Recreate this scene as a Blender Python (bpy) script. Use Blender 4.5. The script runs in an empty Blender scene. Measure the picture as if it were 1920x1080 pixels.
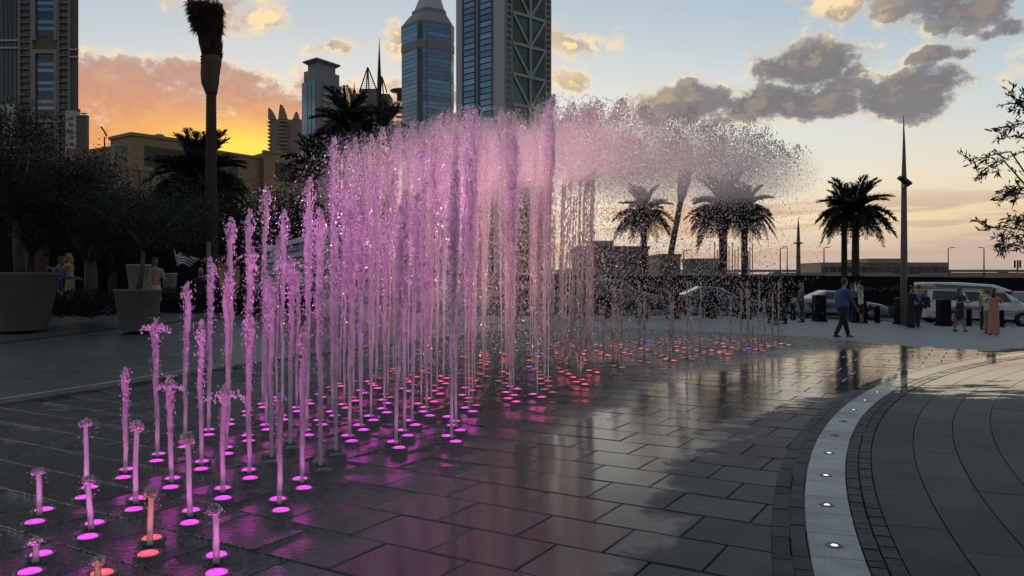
import bpy, bmesh, math, random
import numpy as np
from mathutils import Vector, Matrix, Euler
R = math.radians
scene = bpy.context.scene
COL = scene.collection
random.seed(7)
rng = np.random.default_rng(11)

# ------------------------------------------------------------------ camera
FPX, HZ, CAMH = 1495.0, 525.0, 1.6          # focal length in photo pixels, horizon row, eye height
cam_d = bpy.data.cameras.new('camera'); cam = bpy.data.objects.new('camera', cam_d); COL.objects.link(cam)
cam.location = (0, 0, CAMH); cam.rotation_euler = (R(90), 0, 0)
cam_d.sensor_width = 36; cam_d.lens = FPX / 1920 * 36
cam_d.shift_y = -(540 - HZ) / 1920
cam_d.clip_start = 0.05; cam_d.clip_end = 6000
scene.camera = cam

# ------------------------------------------------------------------ render / exposure
vs = scene.view_settings
vs.view_transform = 'Standard'; vs.look = 'None'; vs.gamma = 1; vs.use_curve_mapping = False
vs.exposure = 0.0
cy = scene.cycles
cy.max_bounces = 6; cy.diffuse_bounces = 4; cy.glossy_bounces = 3; cy.transmission_bounces = 4
cy.transparent_max_bounces = 14; cy.volume_bounces = 1
cy.caustics_reflective = False; cy.caustics_refractive = False
cy.sample_clamp_indirect = 4.0
cy.use_denoising = True
cy.use_adaptive_sampling = True; cy.adaptive_threshold = .025; cy.adaptive_min_samples = 16
try: cy.use_light_tree = True
except Exception: pass

# ------------------------------------------------------------------ node expression helper
class X:
    """a socket with arithmetic, in one node tree"""
    def __init__(s, nt, sock): s.nt, s.s = nt, sock
    def _m(s, op, b=None, c=None, clamp=False):
        n = s.nt.nodes.new('ShaderNodeMath'); n.operation = op; n.use_clamp = clamp
        for i, v in enumerate((s, b, c)):
            if v is None: continue
            if isinstance(v, X): s.nt.links.new(v.s, n.inputs[i])
            else: n.inputs[i].default_value = v
        return X(s.nt, n.outputs[0])
    def __add__(s, b): return s._m('ADD', b)
    __radd__ = __add__
    def __sub__(s, b): return s._m('SUBTRACT', b)
    def __rsub__(s, b): return (s * -1) + b
    def __mul__(s, b): return s._m('MULTIPLY', b)
    __rmul__ = __mul__
    def __truediv__(s, b): return s._m('DIVIDE', b)
    def mx(s, b): return s._m('MAXIMUM', b)
    def mn(s, b): return s._m('MINIMUM', b)
    def pw(s, b): return s._m('POWER', b)
    def sq(s): return s._m('MULTIPLY', s)
    def fn(s, op, b=None): return s._m(op, b)
    def cl(s): return s._m('ADD', 0.0, clamp=True)
    def ss(s, a, b, lo=0.0, hi=1.0):
        n = s.nt.nodes.new('ShaderNodeMapRange'); n.interpolation_type = 'SMOOTHSTEP'
        s.nt.links.new(s.s, n.inputs[0])
        for i, v in zip((1, 2, 3, 4), (a, b, lo, hi)): n.inputs[i].default_value = v
        return X(s.nt, n.outputs[0])
def XN(nt, kind, **kw):
    n = nt.nodes.new(kind)
    for k, v in kw.items(): setattr(n, k, v)
    return n
def combine(nt, x, y, z):
    n = nt.nodes.new('ShaderNodeCombineXYZ')
    for i, v in enumerate((x, y, z)):
        if isinstance(v, X): nt.links.new(v.s, n.inputs[i])
        else: n.inputs[i].default_value = v
    return n.outputs[0]
def noise(nt, vec, scale, detail=4, rough=.55, dist=0.0, out=0, dim='3D'):
    n = nt.nodes.new('ShaderNodeTexNoise'); n.noise_dimensions = dim
    n.inputs['Scale'].default_value = scale; n.inputs['Detail'].default_value = detail
    n.inputs['Roughness'].default_value = rough; n.inputs['Distortion'].default_value = dist
    if vec is not None: nt.links.new(vec.s if isinstance(vec, X) else vec, n.inputs['Vector'])
    return X(nt, n.outputs[out])
def mixc(nt, f, a, b, mode='MIX'):
    n = nt.nodes.new('ShaderNodeMix'); n.data_type = 'RGBA'; n.blend_type = mode
    for i, v in ((0, f), (6, a), (7, b)):
        if isinstance(v, X): nt.links.new(v.s, n.inputs[i])
        elif hasattr(v, 'is_output'): nt.links.new(v, n.inputs[i])
        elif i == 0: n.inputs[0].default_value = v
        else: n.inputs[i].default_value = (*v[:3], 1)
    return n.outputs[2]
def ramp(nt, fac, stops, interp='LINEAR'):
    n = nt.nodes.new('ShaderNodeValToRGB'); n.color_ramp.interpolation = interp
    e = n.color_ramp.elements
    while len(e) > 1: e.remove(e[-1])
    e[0].position, e[0].color = stops[0][0], (*stops[0][1], 1)
    for p, c in stops[1:]:
        k = e.new(p); k.color = (*c, 1)
    nt.links.new(fac.s, n.inputs[0])
    return n.outputs[0]
def lin(r, g, b):
    f = lambda c: (c / 255 / 12.92) if c <= 10 else ((c / 255 + .055) / 1.055) ** 2.4
    return (f(r), f(g), f(b))
# ------------------------------------------------------------------ sky
SUN_AZ, SUN_EL = math.atan((440 - 960) / FPX), R(5.5)
world = bpy.data.worlds.new('World'); scene.world = world; world.use_nodes = True
wt = world.node_tree; wt.nodes.clear()
def px_az(px): return math.atan((px - 960) / FPX)
def px_el(px, py): return math.atan((HZ - py) / FPX * math.cos(px_az(px)))
# where the cloud masses of the evening stand: azimuth and elevation given as pixels of the photograph
CLOUDS = [  # px, py, half width, half height, weight
    (425, 8, 110, 46, 1.1), (492, 30, 66, 36, 1.0), (606, 97, 40, 17, 1.0), (738, 74, 52, 32, 1.2), (742, 150, 40, 20, .9),
    (1075, 78, 88, 46, 1.1), (1062, 152, 52, 18, 1.0),
    (1310, 185, 115, 48, 1.6), (1450, 192, 200, 48, 1.9), (1530, 112, 135, 48, 1.8),
    (1735, 168, 105, 50, 1.7), (1775, 98, 125, 18, 1.3), (1570, 150, 100, 40, 1.2),
    (1545, 5, 85, 42, 1.2), (1785, 0, 140, 54, 1.5), (1912, 48, 30, 16, 1.0),
    (330, 265, 380, 140, 3.2), (640, 235, 300, 85, 2.4), (200, 160, 120, 52, 1.4), (820, 190, 110, 40, 1.2),
    (-120, 60, 160, 60, 1.0), (2150, 90, 170, 70, 1.2),
]
tc = XN(wt, 'ShaderNodeTexCoord'); sp = XN(wt, 'ShaderNodeSeparateXYZ'); wt.links.new(tc.outputs['Generated'], sp.inputs[0])
dx, dy, dz = (X(wt, sp.outputs[i]) for i in range(3))
az = dx.fn('ARCTAN2', dy); el = dz.fn('ARCSINE')
ae = combine(wt, az, el, 0.0)
def vmath(op, *a):
    n = wt.nodes.new('ShaderNodeVectorMath'); n.operation = op
    for i, v in enumerate(a):
        if hasattr(v, 'is_output'): wt.links.new(v, n.inputs[i])
        else: n.inputs[i].default_value = v
    return n.outputs[1] if op == 'DOT_PRODUCT' else n.outputs[0]
wn = wt.nodes.new('ShaderNodeTexNoise'); wn.noise_dimensions = '2D'; wn.inputs['Scale'].default_value = 9.0; wn.inputs['Detail'].default_value = 2.0; wt.links.new(ae, wn.inputs['Vector'])
aw = vmath('MULTIPLY_ADD', wn.outputs['Color'], (.075, .045, 0), ae)
aw = vmath('ADD', aw, (-.0375, -.0225, 0))
E_ = None
for (px, py, hw, hh, wgt) in CLOUDS:
    a, e = px_az(px), px_el(px, py); sx, sy = FPX / hw, FPX / hh
    q = vmath('MULTIPLY_ADD', aw, (sx, sy, 0), (-a * sx, -e * sy, 0))
    q = X(wt, vmath('DOT_PRODUCT', q, q))
    k = q._m('MULTIPLY_ADD', -wgt, wgt)
    E_ = k if E_ is None else E_.mx(k)
cv = vmath('MULTIPLY_ADD', ae, (1, 1.35, 0), (0, 0, .3))
nz2 = noise(wt, cv, 5.2, 1, .5, dim='2D')
# the rest of the sky carries broken cloud of the same kind
wide = (nz2 - .55) * 7.0 - el.ss(R(19.5), R(25), .9, 0.0) * az.fn('ABSOLUTE').ss(R(31), R(40), 1.0, 0.0) * 3
E_ = E_.mx(wide).mn(1.75).mx(-1.2) * .60
n0 = noise(wt, cv, 16, 7, .66, dim='2D')
n1 = noise(wt, vmath('ADD', cv, (-.016, .011, 0)), 16, 3, .60, dim='2D')
c0 = (E_ + (n0 - .5) * 3.2).ss(-.22, .85)
sky = XN(wt, 'ShaderNodeTexSky', sky_type='NISHITA', sun_disc=False)
sky.sun_elevation = R(3.0); sky.sun_rotation = SUN_AZ; sky.air_density = 1.3; sky.dust_density = 2.5; sky.ozone_density = 1.5
def bump2(a, ra, e, re): return ((((az - a) / ra).sq() + ((el - e) / re).sq()) * -1).fn('EXPONENT')
glow = bump2(SUN_AZ + .005, .085, R(8.6), .032)              # the veiled sun
glow2 = bump2(SUN_AZ, .55, R(6), .15)                        # dusty air round it
glow3 = bump2(px_az(900), .50, R(9), .17)                      # pale sky round the towers
haze_t = el.ss(R(-1), R(19), 0.0, 1.0)
hz_col = ramp(wt, haze_t, [(0.0, lin(186, 166, 158)), (.05, lin(206, 180, 160)), (.15, lin(248, 218, 166)), (.34, lin(240, 229, 200)),
                           (.58, lin(214, 224, 220)), (.80, lin(190, 211, 222)), (1.0, lin(160, 190, 214))])
back = (az.fn('ABSOLUTE')).ss(R(50), R(150), 1.0, .56)       # the sky away from the sunset is dimmer
nish = mixc(wt, 1.0, sky.outputs[0], (.16, .16, .16), 'MULTIPLY')
base = mixc(wt, el.ss(R(10), R(60), .88, .80), nish, hz_col)
base = mixc(wt, (glow3 * .75).cl(), base, lin(246, 240, 226))
base = mixc(wt, (glow * 1.1).cl(), base, (1.35, .80, .12))
st = noise(wt, vmath('MULTIPLY_ADD', ae, (2.2, 26, 0), (.7, 0, 2)), 2.0, 3, .55, dim='2D')
strata = st.ss(.47, .62) * el.ss(R(.3), R(1.6)) * el.ss(R(4.6), R(6.6), 1.0, 0.0)
base = mixc(wt, strata * .8, base, mixc(wt, (glow2 * 1.3).cl(), lin(198, 174, 162), lin(250, 184, 120)))
lit = ((n0 - n1) * 7.0 - .05).cl()
thin = c0.ss(.30, .85, 1.0, 0.0)
smallc = bump2(px_az(1075), .09, px_el(1075, 90), .07).mx(bump2(px_az(735), .05, px_el(735, 85), .05)).mx(bump2(px_az(470), .07, px_el(470, 10), .035)).mx(bump2(px_az(1545), .06, px_el(1545, 5), .035) * .8)   # thin clouds the sun shines through
warm = (az - px_az(900)).ss(-.10, .16, 1.0, 0.0) * (glow2 * 2.2).cl()
dark_c = mixc(wt, warm, lin(116, 114, 118), mixc(wt, el.ss(R(9), R(15)), lin(222, 150, 104), lin(186, 148, 140)))
dark_c = mixc(wt, n1.ss(.35, .70, .0, .22), dark_c, mixc(wt, warm, lin(164, 158, 160), lin(236, 178, 138)))
lit_c = mixc(wt, (glow2 * 1.2).cl(), (1.0, .76, .44), (1.25, .86, .36))
ccol = mixc(wt, ((thin * (.60 + glow2 * .4)) + lit * (thin.ss(.02, .5, .14, 1.0) + smallc) + smallc * n0.ss(.35, .62, 0.0, .8)).cl(), dark_c, lit_c)
low = bump2(SUN_AZ + .02, .36, R(7.0), .055)
ccol = mixc(wt, (low * .85).cl(), ccol, lin(250, 168, 96))
ccol = mixc(wt, (glow * 1.15).cl(), ccol, (1.35, .80, .12))
out_c = mixc(wt, c0 * .97, base, ccol)
out_c = mixc(wt, 1.0, out_c, combine(wt, back, back, back), 'MULTIPLY')
bg = XN(wt, 'ShaderNodeBackground'); wt.links.new(out_c, bg.inputs[0]); bg.inputs[1].default_value = 1.0
wo = XN(wt, 'ShaderNodeOutputWorld'); wt.links.new(bg.outputs[0], wo.inputs[0])
try: world.cycles.sampling_method = 'MANUAL'; world.cycles.sample_map_resolution = 512
except Exception: pass
# the sun, already veiled by the cloud bank behind the beige block
sd = bpy.data.lights.new('sun', 'SUN'); sd.energy = .35; sd.angle = R(6); sd.color = (1, .62, .28)
sun = bpy.data.objects.new('sun', sd); COL.objects.link(sun)
sdir = Vector((math.sin(SUN_AZ) * math.cos(SUN_EL), math.cos(SUN_AZ) * math.cos(SUN_EL), math.sin(SUN_EL)))
sun.rotation_euler = sdir.to_track_quat('Z', 'Y').to_euler()
# ------------------------------------------------------------------ materials
MATS = {}
def new_mat(name):
    m = bpy.data.materials.new(name); m.use_nodes = True; nt = m.node_tree; nt.nodes.clear()
    out = nt.nodes.new('ShaderNodeOutputMaterial'); MATS[name] = m
    return m, nt, out
def prin(nt, out, **kw):
    p = nt.nodes.new('ShaderNodeBsdfPrincipled')
    for k, v in kw.items():
        k = {'base': 'Base Color', 'rough': 'Roughness', 'metal': 'Metallic', 'spec': 'Specular IOR Level', 'ior': 'IOR', 'normal': 'Normal',
             'emit': 'Emission Color', 'estr': 'Emission Strength', 'coat': 'Coat Weight', 'alpha': 'Alpha', 'trans': 'Transmission Weight'}[k]
        if isinstance(v, X): nt.links.new(v.s, p.inputs[k])
        elif hasattr(v, 'is_output'): nt.links.new(v, p.inputs[k])
        elif isinstance(v, tuple): p.inputs[k].default_value = (*v, 1)
        else: p.inputs[k].default_value = v
    if out is not None: nt.links.new(p.outputs[0], out.inputs[0])
    return p
def pos(nt):
    return nt.nodes.new('ShaderNodeNewGeometry').outputs['Position']
def obj_co(nt):
    return nt.nodes.new('ShaderNodeTexCoord').outputs['Object']
def bump(nt, h, strength=.3, dist=.02):
    b = nt.nodes.new('ShaderNodeBump'); b.inputs['Strength'].default_value = strength; b.inputs['Distance'].default_value = dist
    nt.links.new(h.s, b.inputs['Height']); return b.outputs[0]
def simple(name, col, rough=.6, metal=0.0, var=.25, scale=3.0, bump_s=0.0, bump_scale=40, spec=.5, emit=None, estr=0.0, coat=0.0, use_pos=True):
    """procedural: base colour broken up by two noises, roughness variation, optional fine relief"""
    m, nt, out = new_mat(name)
    v = pos(nt) if use_pos else obj_co(nt)
    n = noise(nt, v, scale, 5, .6); n2 = noise(nt, v, scale * 9, 3, .6)
    f = ((n - .5) * 1.3 + (n2 - .5) * .7 + .5).cl()
    lo = tuple(c * (1 - var) for c in col); hi = tuple(min(1, c * (1 + var)) for c in col)
    kw = dict(base=mixc(nt, f, lo, hi), rough=((n - .5) * .25 + rough).cl(), metal=metal, spec=spec, coat=coat)
    if bump_s: kw['normal'] = bump(nt, noise(nt, v, bump_scale, 4, .6), bump_s, .01)
    if emit: kw['emit'] = emit; kw['estr'] = estr
    prin(nt, out, **kw)
    return m

# ------------------------------------------------------------------ mesh helpers
def link(o, parent=None, loc=None):
    COL.objects.link(o)
    if parent is not None: o.parent = parent
    if loc is not None: o.location = loc
    return o
def tag(o, label=None, cat=None, group=None, kind=None):
    if label: o['label'] = label
    if cat: o['category'] = cat
    if group: o['group'] = group
    if kind: o['kind'] = kind
    return o
def empty(name, loc=(0, 0, 0), rz=0.0, label=None, cat=None, group=None):
    o = bpy.data.objects.new(name, None); COL.objects.link(o); o.location = loc; o.rotation_euler = (0, 0, rz)
    o.empty_display_size = .2
    return tag(o, label, cat, group)
def np_mesh(name, V, F, mat=None, smooth=False):
    """V (n,3) array, F (m,k) array of equal-sided faces"""
    V = np.asarray(V, np.float32); F = np.asarray(F, np.int32)
    me = bpy.data.meshes.new(name); k = F.shape[1]
    me.vertices.add(len(V)); me.vertices.foreach_set('co', V.ravel())
    me.loops.add(F.size); me.loops.foreach_set('vertex_index', F.ravel())
    me.polygons.add(len(F)); me.polygons.foreach_set('loop_start', np.arange(0, F.size, k, dtype=np.int32))
    me.polygons.foreach_set('loop_total', np.full(len(F), k, np.int32))
    if smooth: me.polygons.foreach_set('use_smooth', np.ones(len(F), bool))
    me.update(calc_edges=True)
    if mat: me.materials.append(mat)
    return me
def np_obj(name, V, F, mat, parent=None, smooth=False, loc=None):
    return link(bpy.data.objects.new(name, np_mesh(name, V, F, mat, smooth)), parent, loc)
class MB:
    """collects shapes for one mesh"""
    def __init__(s): s.v, s.f, s.sm = [], [], []
    def add(s, V, F, smooth=False):
        b = len(s.v); s.v += [tuple(map(float, p)) for p in V]; s.f += [tuple(int(i) + b for i in q) for q in F]; s.sm += [smooth] * len(F); return s
    def box(s, c, d, rz=0.0, rx=0.0, ry=0.0, taper=1.0):
        M = Euler((rx, ry, rz)).to_matrix(); V = []
        for z in (-.5, .5):
            t = taper if z > 0 else 1.0
            for x, y in ((-.5, -.5), (.5, -.5), (.5, .5), (-.5, .5)):
                V.append(Vector(c) + M @ Vector((x * d[0] * t, y * d[1] * t, z * d[2])))
        return s.add(V, [(3, 2, 1, 0), (4, 5, 6, 7), (0, 1, 5, 4), (1, 2, 6, 5), (2, 3, 7, 6), (3, 0, 4, 7)])
    def b2(s, x0, x1, y0, y1, z0, z1): return s.box(((x0 + x1) / 2, (y0 + y1) / 2, (z0 + z1) / 2), (x1 - x0, y1 - y0, z1 - z0))
    def prism(s, P, z0, z1, P2=None, smooth=False):
        n = len(P); P2 = P2 or P
        V = [(p[0], p[1], z0) for p in P] + [(p[0], p[1], z1) for p in P2]
        F = [tuple(reversed(range(n))), tuple(range(n, 2 * n))] + [(i, (i + 1) % n, n + (i + 1) % n, n + i) for i in range(n)]
        return s.add(V, F, smooth)
    def loft(s, rings, caps=True, smooth=True, closed=True):
        n = len(rings[0]); V = [p for r in rings for p in r]; F = []
        m = n if closed else n - 1
        for j in range(len(rings) - 1):
            for i in range(m):
                a, b = j * n + i, j * n + (i + 1) % n; F.append((a, b, b + n, a + n))
        if caps: F.append(tuple(reversed(range(n)))); F.append(tuple(range((len(rings) - 1) * n, len(rings) * n)))
        return s.add(V, F, smooth)
    def tube(s, path, rad, n=8, caps=True, smooth=True):
        P = [Vector(p) for p in path]; rings = []
        if not hasattr(rad, '__len__'): rad = [rad] * len(P)
        up = None
        for i, p in enumerate(P):
            t = (P[min(i + 1, len(P) - 1)] - P[max(i - 1, 0)]); t = t.normalized() if t.length > 1e-9 else Vector((0, 0, 1))
            if up is None: up = t.orthogonal().normalized()
            up = (up - t * up.dot(t)); up = up.normalized() if up.length > 1e-6 else t.orthogonal().normalized()
            w = t.cross(up)
            rings.append([p + (up * math.cos(a) + w * math.sin(a)) * rad[i] for a in [2 * math.pi * k / n for k in range(n)]])
        return s.loft(rings, caps, smooth)
    def lathe(s, prof, n=20, c=(0, 0, 0), caps=True, smooth=True):
        rings = [[(c[0] + r * math.cos(2 * math.pi * k / n), c[1] + r * math.sin(2 * math.pi * k / n), c[2] + z) for k in range(n)] for r, z in prof]
        return s.loft(rings, caps, smooth)
    def ball(s, c, r, n=8, m=6):
        r = r if hasattr(r, '__len__') else (r, r, r); rings = []
        for j in range(1, m):
            th = math.pi * j / m
            rings.append([(c[0] + r[0] * math.sin(th) * math.cos(2 * math.pi * k / n), c[1] + r[1] * math.sin(th) * math.sin(2 * math.pi * k / n), c[2] - r[2] * math.cos(th)) for k in range(n)])
        return s.loft(rings, True, True)
    def quad(s, a, b, c, d): return s.add([a, b, c, d], [(0, 1, 2, 3)])
    def mesh(s, name, mat=None):
        me = bpy.data.meshes.new(name); me.from_pydata(s.v, [], s.f); me.polygons.foreach_set('use_smooth', s.sm); me.update()
        if mat: me.materials.append(mat)
        return me
    def build(s, name, mat, parent=None, loc=None, rz=None):
        o = link(bpy.data.objects.new(name, s.mesh(name, mat)), parent, loc)
        if rz is not None: o.rotation_euler = (0, 0, rz)
        return o
def inst(name, me, parent=None, loc=(0, 0, 0), rz=0.0, sc=None):
    o = link(bpy.data.objects.new(name, me), parent, loc); o.rotation_euler = (0, 0, rz)
    if sc is not None: o.scale = sc if hasattr(sc, '__len__') else (sc, sc, sc)
    return o
_TMP = bpy.data.scenes.new('tmp_eval')
def eval_mesh(o):
    """evaluated mesh of an object, worked out in a scene of its own"""
    _TMP.collection.objects.link(o); vl = _TMP.view_layers[0]; vl.update()
    me = bpy.data.meshes.new_from_object(o.evaluated_get(vl.depsgraph)); bpy.data.objects.remove(o); return me
def smst(a, b, x):
    t = min(1, max(0, (x - a) / (b - a))); return t * t * (3 - 2 * t)
def gz(x, y):
    """height of the paved ground: level round the fountain, rising towards the planters, falling towards the road"""
    l = max(0.0, y - 13.2); r = max(0.0, x - 8.5)
    zl = smst(-2.5, -9.0, x) * min(.85, .076 * l * l / (l + 1.0))
    zr = -.036 * r * r / (r + 1.5) * smst(17, 25, y) if r > 0 else 0.0
    return zl + max(zr, -1.6)
def at(px, py, Y): return Vector(((px - 960) / FPX * Y, Y, CAMH + (HZ - py) / FPX * Y))
def ax(px, Y): return (px - 960) / FPX * Y
def ordinal(n):
    w = ['zeroth', 'first', 'second', 'third', 'fourth', 'fifth', 'sixth', 'seventh', 'eighth', 'ninth', 'tenth', 'eleventh', 'twelfth', 'thirteenth',
         'fourteenth', 'fifteenth', 'sixteenth', 'seventeenth', 'eighteenth', 'nineteenth', 'twentieth']
    return w[n] if n < len(w) else '%dth' % n
# ------------------------------------------------------------------ ground materials
RC = (25.0, -2.65)                                     # centre of the curved kerb band
def ring_r(nt, p):
    s = nt.nodes.new('ShaderNodeSeparateXYZ'); nt.links.new(p, s.inputs[0])
    x, y = X(nt, s.outputs[0]), X(nt, s.outputs[1])
    return x, y, (((x - RC[0]).sq() + (y - RC[1]).sq()).fn('SQRT'))
def tile_material():
    m, nt, out = new_mat('wet_slate_slab')
    p = pos(nt); x, y, r = ring_r(nt, p)
    big = noise(nt, p, .55, 3, .5); mid = noise(nt, p, 2.3, 5, .6, .4); fine = noise(nt, p, 60, 4, .65); grain = noise(nt, p, 75, 5, .75)
    info = nt.nodes.new('ShaderNodeObjectInfo'); rnd = X(nt, info.outputs['Random'])
    # dry towards the kerb band, with ragged drying edges; film of water round the jets
    wet = (r - 25.35 + (mid - .5) * 1.5 + (big - .5) * 1.1 + y.ss(8, 16, 0.0, 1.8)).ss(-.22, .22)
    film = (r - 27.4 + (big - .5) * 1.6 + (mid - .5) * .5).ss(-.6, 1.4)
    col = mixc(nt, ((mid - .5) * 1.4 + (grain - .5) * 1.6 + (rnd - .5) * .8 + .5).cl(), (.016, .016, .018), (.080, .078, .078))
    col = mixc(nt, wet * .45, col, mixc(nt, mid, (.016, .015, .015), (.040, .037, .035)))
    rough = (1.0 - wet) * .42 + .028 + (mid - .5) * .06 + (rnd - .5) * .05
    # ripples, streaked a little across the view by the run-off
    mp = nt.nodes.new('ShaderNodeMapping'); mp.inputs['Scale'].default_value = (1, 1.6, 1); nt.links.new(p, mp.inputs[0])
    rip = noise(nt, mp.outputs[0], 17, 3, .55, .8); rip2 = noise(nt, mp.outputs[0], 46, 2, .5, .4)
    film2 = film * y.ss(8, 16, 1.0, .16)
    h = rip * (film2 * 1.5 + wet * .008) + rip2 * (film2 * .8 + wet * .008) + fine * (1.0 - wet * .93) * .035
    prin(nt, out, base=col, rough=rough.mx(.02), spec=wet * .42 + .14, ior=1.5, normal=bump(nt, h, .8, .085))
    return m
def far_plaza_material():
    """plaza slabs: pale granite, damp on the left and by the fountain, dry towards the road"""
    m, nt, out = new_mat('pale_plaza_granite')
    p = pos(nt); x, y, r = ring_r(nt, p)
    big = noise(nt, p, .35, 4, .55); mid = noise(nt, p, 1.7, 5, .6); grain = noise(nt, p, 90, 3, .6)
    wet = ((x * -1.0) - 1.0 - y * .06 + (big - .5) * 5).ss(-1.0, 2.0)
    col = mixc(nt, ((mid - .5) * 1.1 + (grain - .5) * 1.0 + .5).cl(), (.145, .141, .140), (.260, .253, .250))
    col = mixc(nt, wet * .55, col, (.060, .060, .062))
    br = nt.nodes.new('ShaderNodeTexBrick'); br.offset = .5
    nt.links.new(p, br.inputs['Vector']); br.inputs['Scale'].default_value = 1.0
    br.inputs['Mortar Size'].default_value = .006; br.inputs['Brick Width'].default_value = 1.2; br.inputs['Row Height'].default_value = .6
    br.inputs['Color1'].default_value = (1, 1, 1, 1); br.inputs['Color2'].default_value = (.86, .86, .86, 1); br.inputs['Mortar'].default_value = (.45, .45, .45, 1)
    col = mixc(nt, .7, col, br.outputs[0], 'MULTIPLY')
    rough = (1.0 - wet) * .30 + .30 + (mid - .5) * .2
    prin(nt, out, base=col, rough=rough.mx(.08), ior=1.4, normal=bump(nt, grain * .3 + noise(nt, p, 20, 3, .6) * wet * .4, .25, .015))
    return m
def sett_material():
    m, nt, out = new_mat('dark_basalt_sett')
    p = pos(nt); x, y, r = ring_r(nt, p)
    mid = noise(nt, p, 1.3, 5, .6); grain = noise(nt, p, 62, 5, .8); fine = noise(nt, p, 28, 4, .6)
    sv = nt.nodes.new('ShaderNodeMapping'); sv.inputs['Scale'].default_value = (.35, 1.5, 1); nt.links.new(p, sv.inputs[0])
    st = noise(nt, sv.outputs[0], 1.5, 6, .68)
    # standing water beyond the dry apron
    st2 = noise(nt, sv.outputs[0], 7, 4, .7)
    pud = (y - 11.6 + (st - .5) * 8 + (st2 - .5) * 5).ss(-.10, .14) * (y - 18.2 + (st - .5) * 7 + (st2 - .5) * 5).ss(-.3, .3, 1.0, 0.0) * (st2 + st * .6).ss(.46, .54)
    info = nt.nodes.new('ShaderNodeObjectInfo'); rnd = X(nt, info.outputs['Random'])
    blot = noise(nt, p, .45, 5, .65, .6)
    col = mixc(nt, ((mid - .5) * 1.2 + (grain - .5) * 2.4 + (blot - .5) * 1.3 + (rnd - .5) * .5 + .5).cl(), (.016, .016, .019), (.066, .066, .072))
    rough = ((1.0 - pud) * .50 + .025 + (fine - .5) * .12 * (1.0 - pud)).mx(.03)
    nrm = bump(nt, (grain * .4 + fine * .6) * (1.0 - pud * .97), .32, .012)
    prin(nt, out, base=col, rough=rough, ior=1.40, spec=pud * .40 + .12, normal=nrm)
    return m
def band_material():
    m, nt, out = new_mat('pale_granite_kerb')
    p = pos(nt); x, y, r = ring_r(nt, p)
    mid = noise(nt, p, 3.2, 6, .7); grain = noise(nt, p, 70, 4, .75)
    sv = nt.nodes.new('ShaderNodeMapping'); sv.inputs['Scale'].default_value = (.35, 1.5, 1); nt.links.new(p, sv.inputs[0])
    st = noise(nt, sv.outputs[0], 1.5, 6, .68)
    pud = (y - 12.0 + (st - .5) * 8.0).ss(-.2, .2) * (y - 18.4 + (st - .5) * 4).ss(-.8, .8, 1.0, 0.0)
    info = nt.nodes.new('ShaderNodeObjectInfo'); rnd = X(nt, info.outputs['Random'])
    col = mixc(nt, ((mid - .5) * 1.5 + (grain - .5) * 1.3 + (rnd - .5) * .6 + .5).cl(), (.22, .215, .205), (.45, .445, .43))
    prin(nt, out, base=col, rough=((1.0 - pud) * .45 + .06).mx(.05), ior=1.36, normal=bump(nt, grain * (1.0 - pud), .25, .006))
    return m
M_TILE, M_PLAZA, M_SETT, M_BAND = tile_material(), far_plaza_material(), sett_material(), band_material()
M_JOINT = simple('dark_joint_bed', (.012, .012, .012), .8, var=.4, scale=20)
M_ASPH = simple('asphalt', (.05, .05, .052), .75, var=.3, scale=1.2, bump_s=.3, bump_scale=60)
M_SAND = simple('dusty_sand', (.22, .18, .14), .9, var=.25, scale=.05)
M_KERBP = simple('painted_kerb', (.34, .33, .31), .6, var=.3, scale=3)
M_BLACK = simple('black_rubber', (.012, .012, .013), .5, var=.3)

# ------------------------------------------------------------------ ground sheets
def grid_sheet(name, xs, ys, zf, mat, keep=None):
    nx, ny = len(xs), len(ys)
    V = np.array([(x, y, zf(x, y)) for y in ys for x in xs])
    F = [(j * nx + i, j * nx + i + 1, (j + 1) * nx + i + 1, (j + 1) * nx + i) for j in range(ny - 1) for i in range(nx - 1)
         if keep is None or keep((xs[i] + xs[i + 1]) / 2, (ys[j] + ys[j + 1]) / 2)]
    return np_obj(name, V, F, mat, smooth=True)
def steps(a, b, n): return list(np.linspace(a, b, n))
ROAD_Y = 36.3
gxs = steps(-3000, -60, 8) + steps(-50, 60, 56) + steps(75, 3000, 8)
gys = steps(-60, 10, 8) + steps(12, 60, 49) + [70, 90, 130, 200, 400, 900, 2000, 5000]
g = grid_sheet('ground', gxs, gys, lambda x, y: gz(x, y) - .20, M_SAND); tag(g, kind='structure')
# the plaza, laid round the fountain floor
pxs = steps(-50, 50, 81); pys = steps(-14, ROAD_Y - .02, 57)
pl = grid_sheet('plaza', pxs, pys, lambda x, y: gz(x, y) - .062, M_PLAZA); tag(pl, kind='structure')

# left edge of the fountain floor and its far edge
EDGE = [(-9.4, -2), (-8.6, 2.5), (-7.7, 6.0), (-7.0, 8.4), (-6.45, 10.2), (-5.72, 12.4), (-4.95, 15.0), (-4.05, 17.3), (-2.45, 20.8), (-.6, 24.2), (1.5, 27.4)]
def spline(P, n):
    P = [Vector(p) for p in P]; out = []
    for i in range(len(P) - 1):
        p0, p1, p2, p3 = P[max(i - 1, 0)], P[i], P[i + 1], P[min(i + 2, len(P) - 1)]
        for k in range(n):
            t = k / n
            out.append(.5 * ((2 * p1) + (p2 - p0) * t + (2 * p0 - 5 * p1 + 4 * p2 - p3) * t * t + (3 * p1 - p0 - 3 * p2 + p3) * t ** 3))
    return out + [P[-1]]
EDGE_S = spline([(a, b, 0) for a, b in EDGE], 5)
FAR = [(1.5, 27.4), (4.3, 26.4), (6.3, 24.6), (8.2, 22.6), (9.6, 19.4), (11.0, 17.2)]
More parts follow.
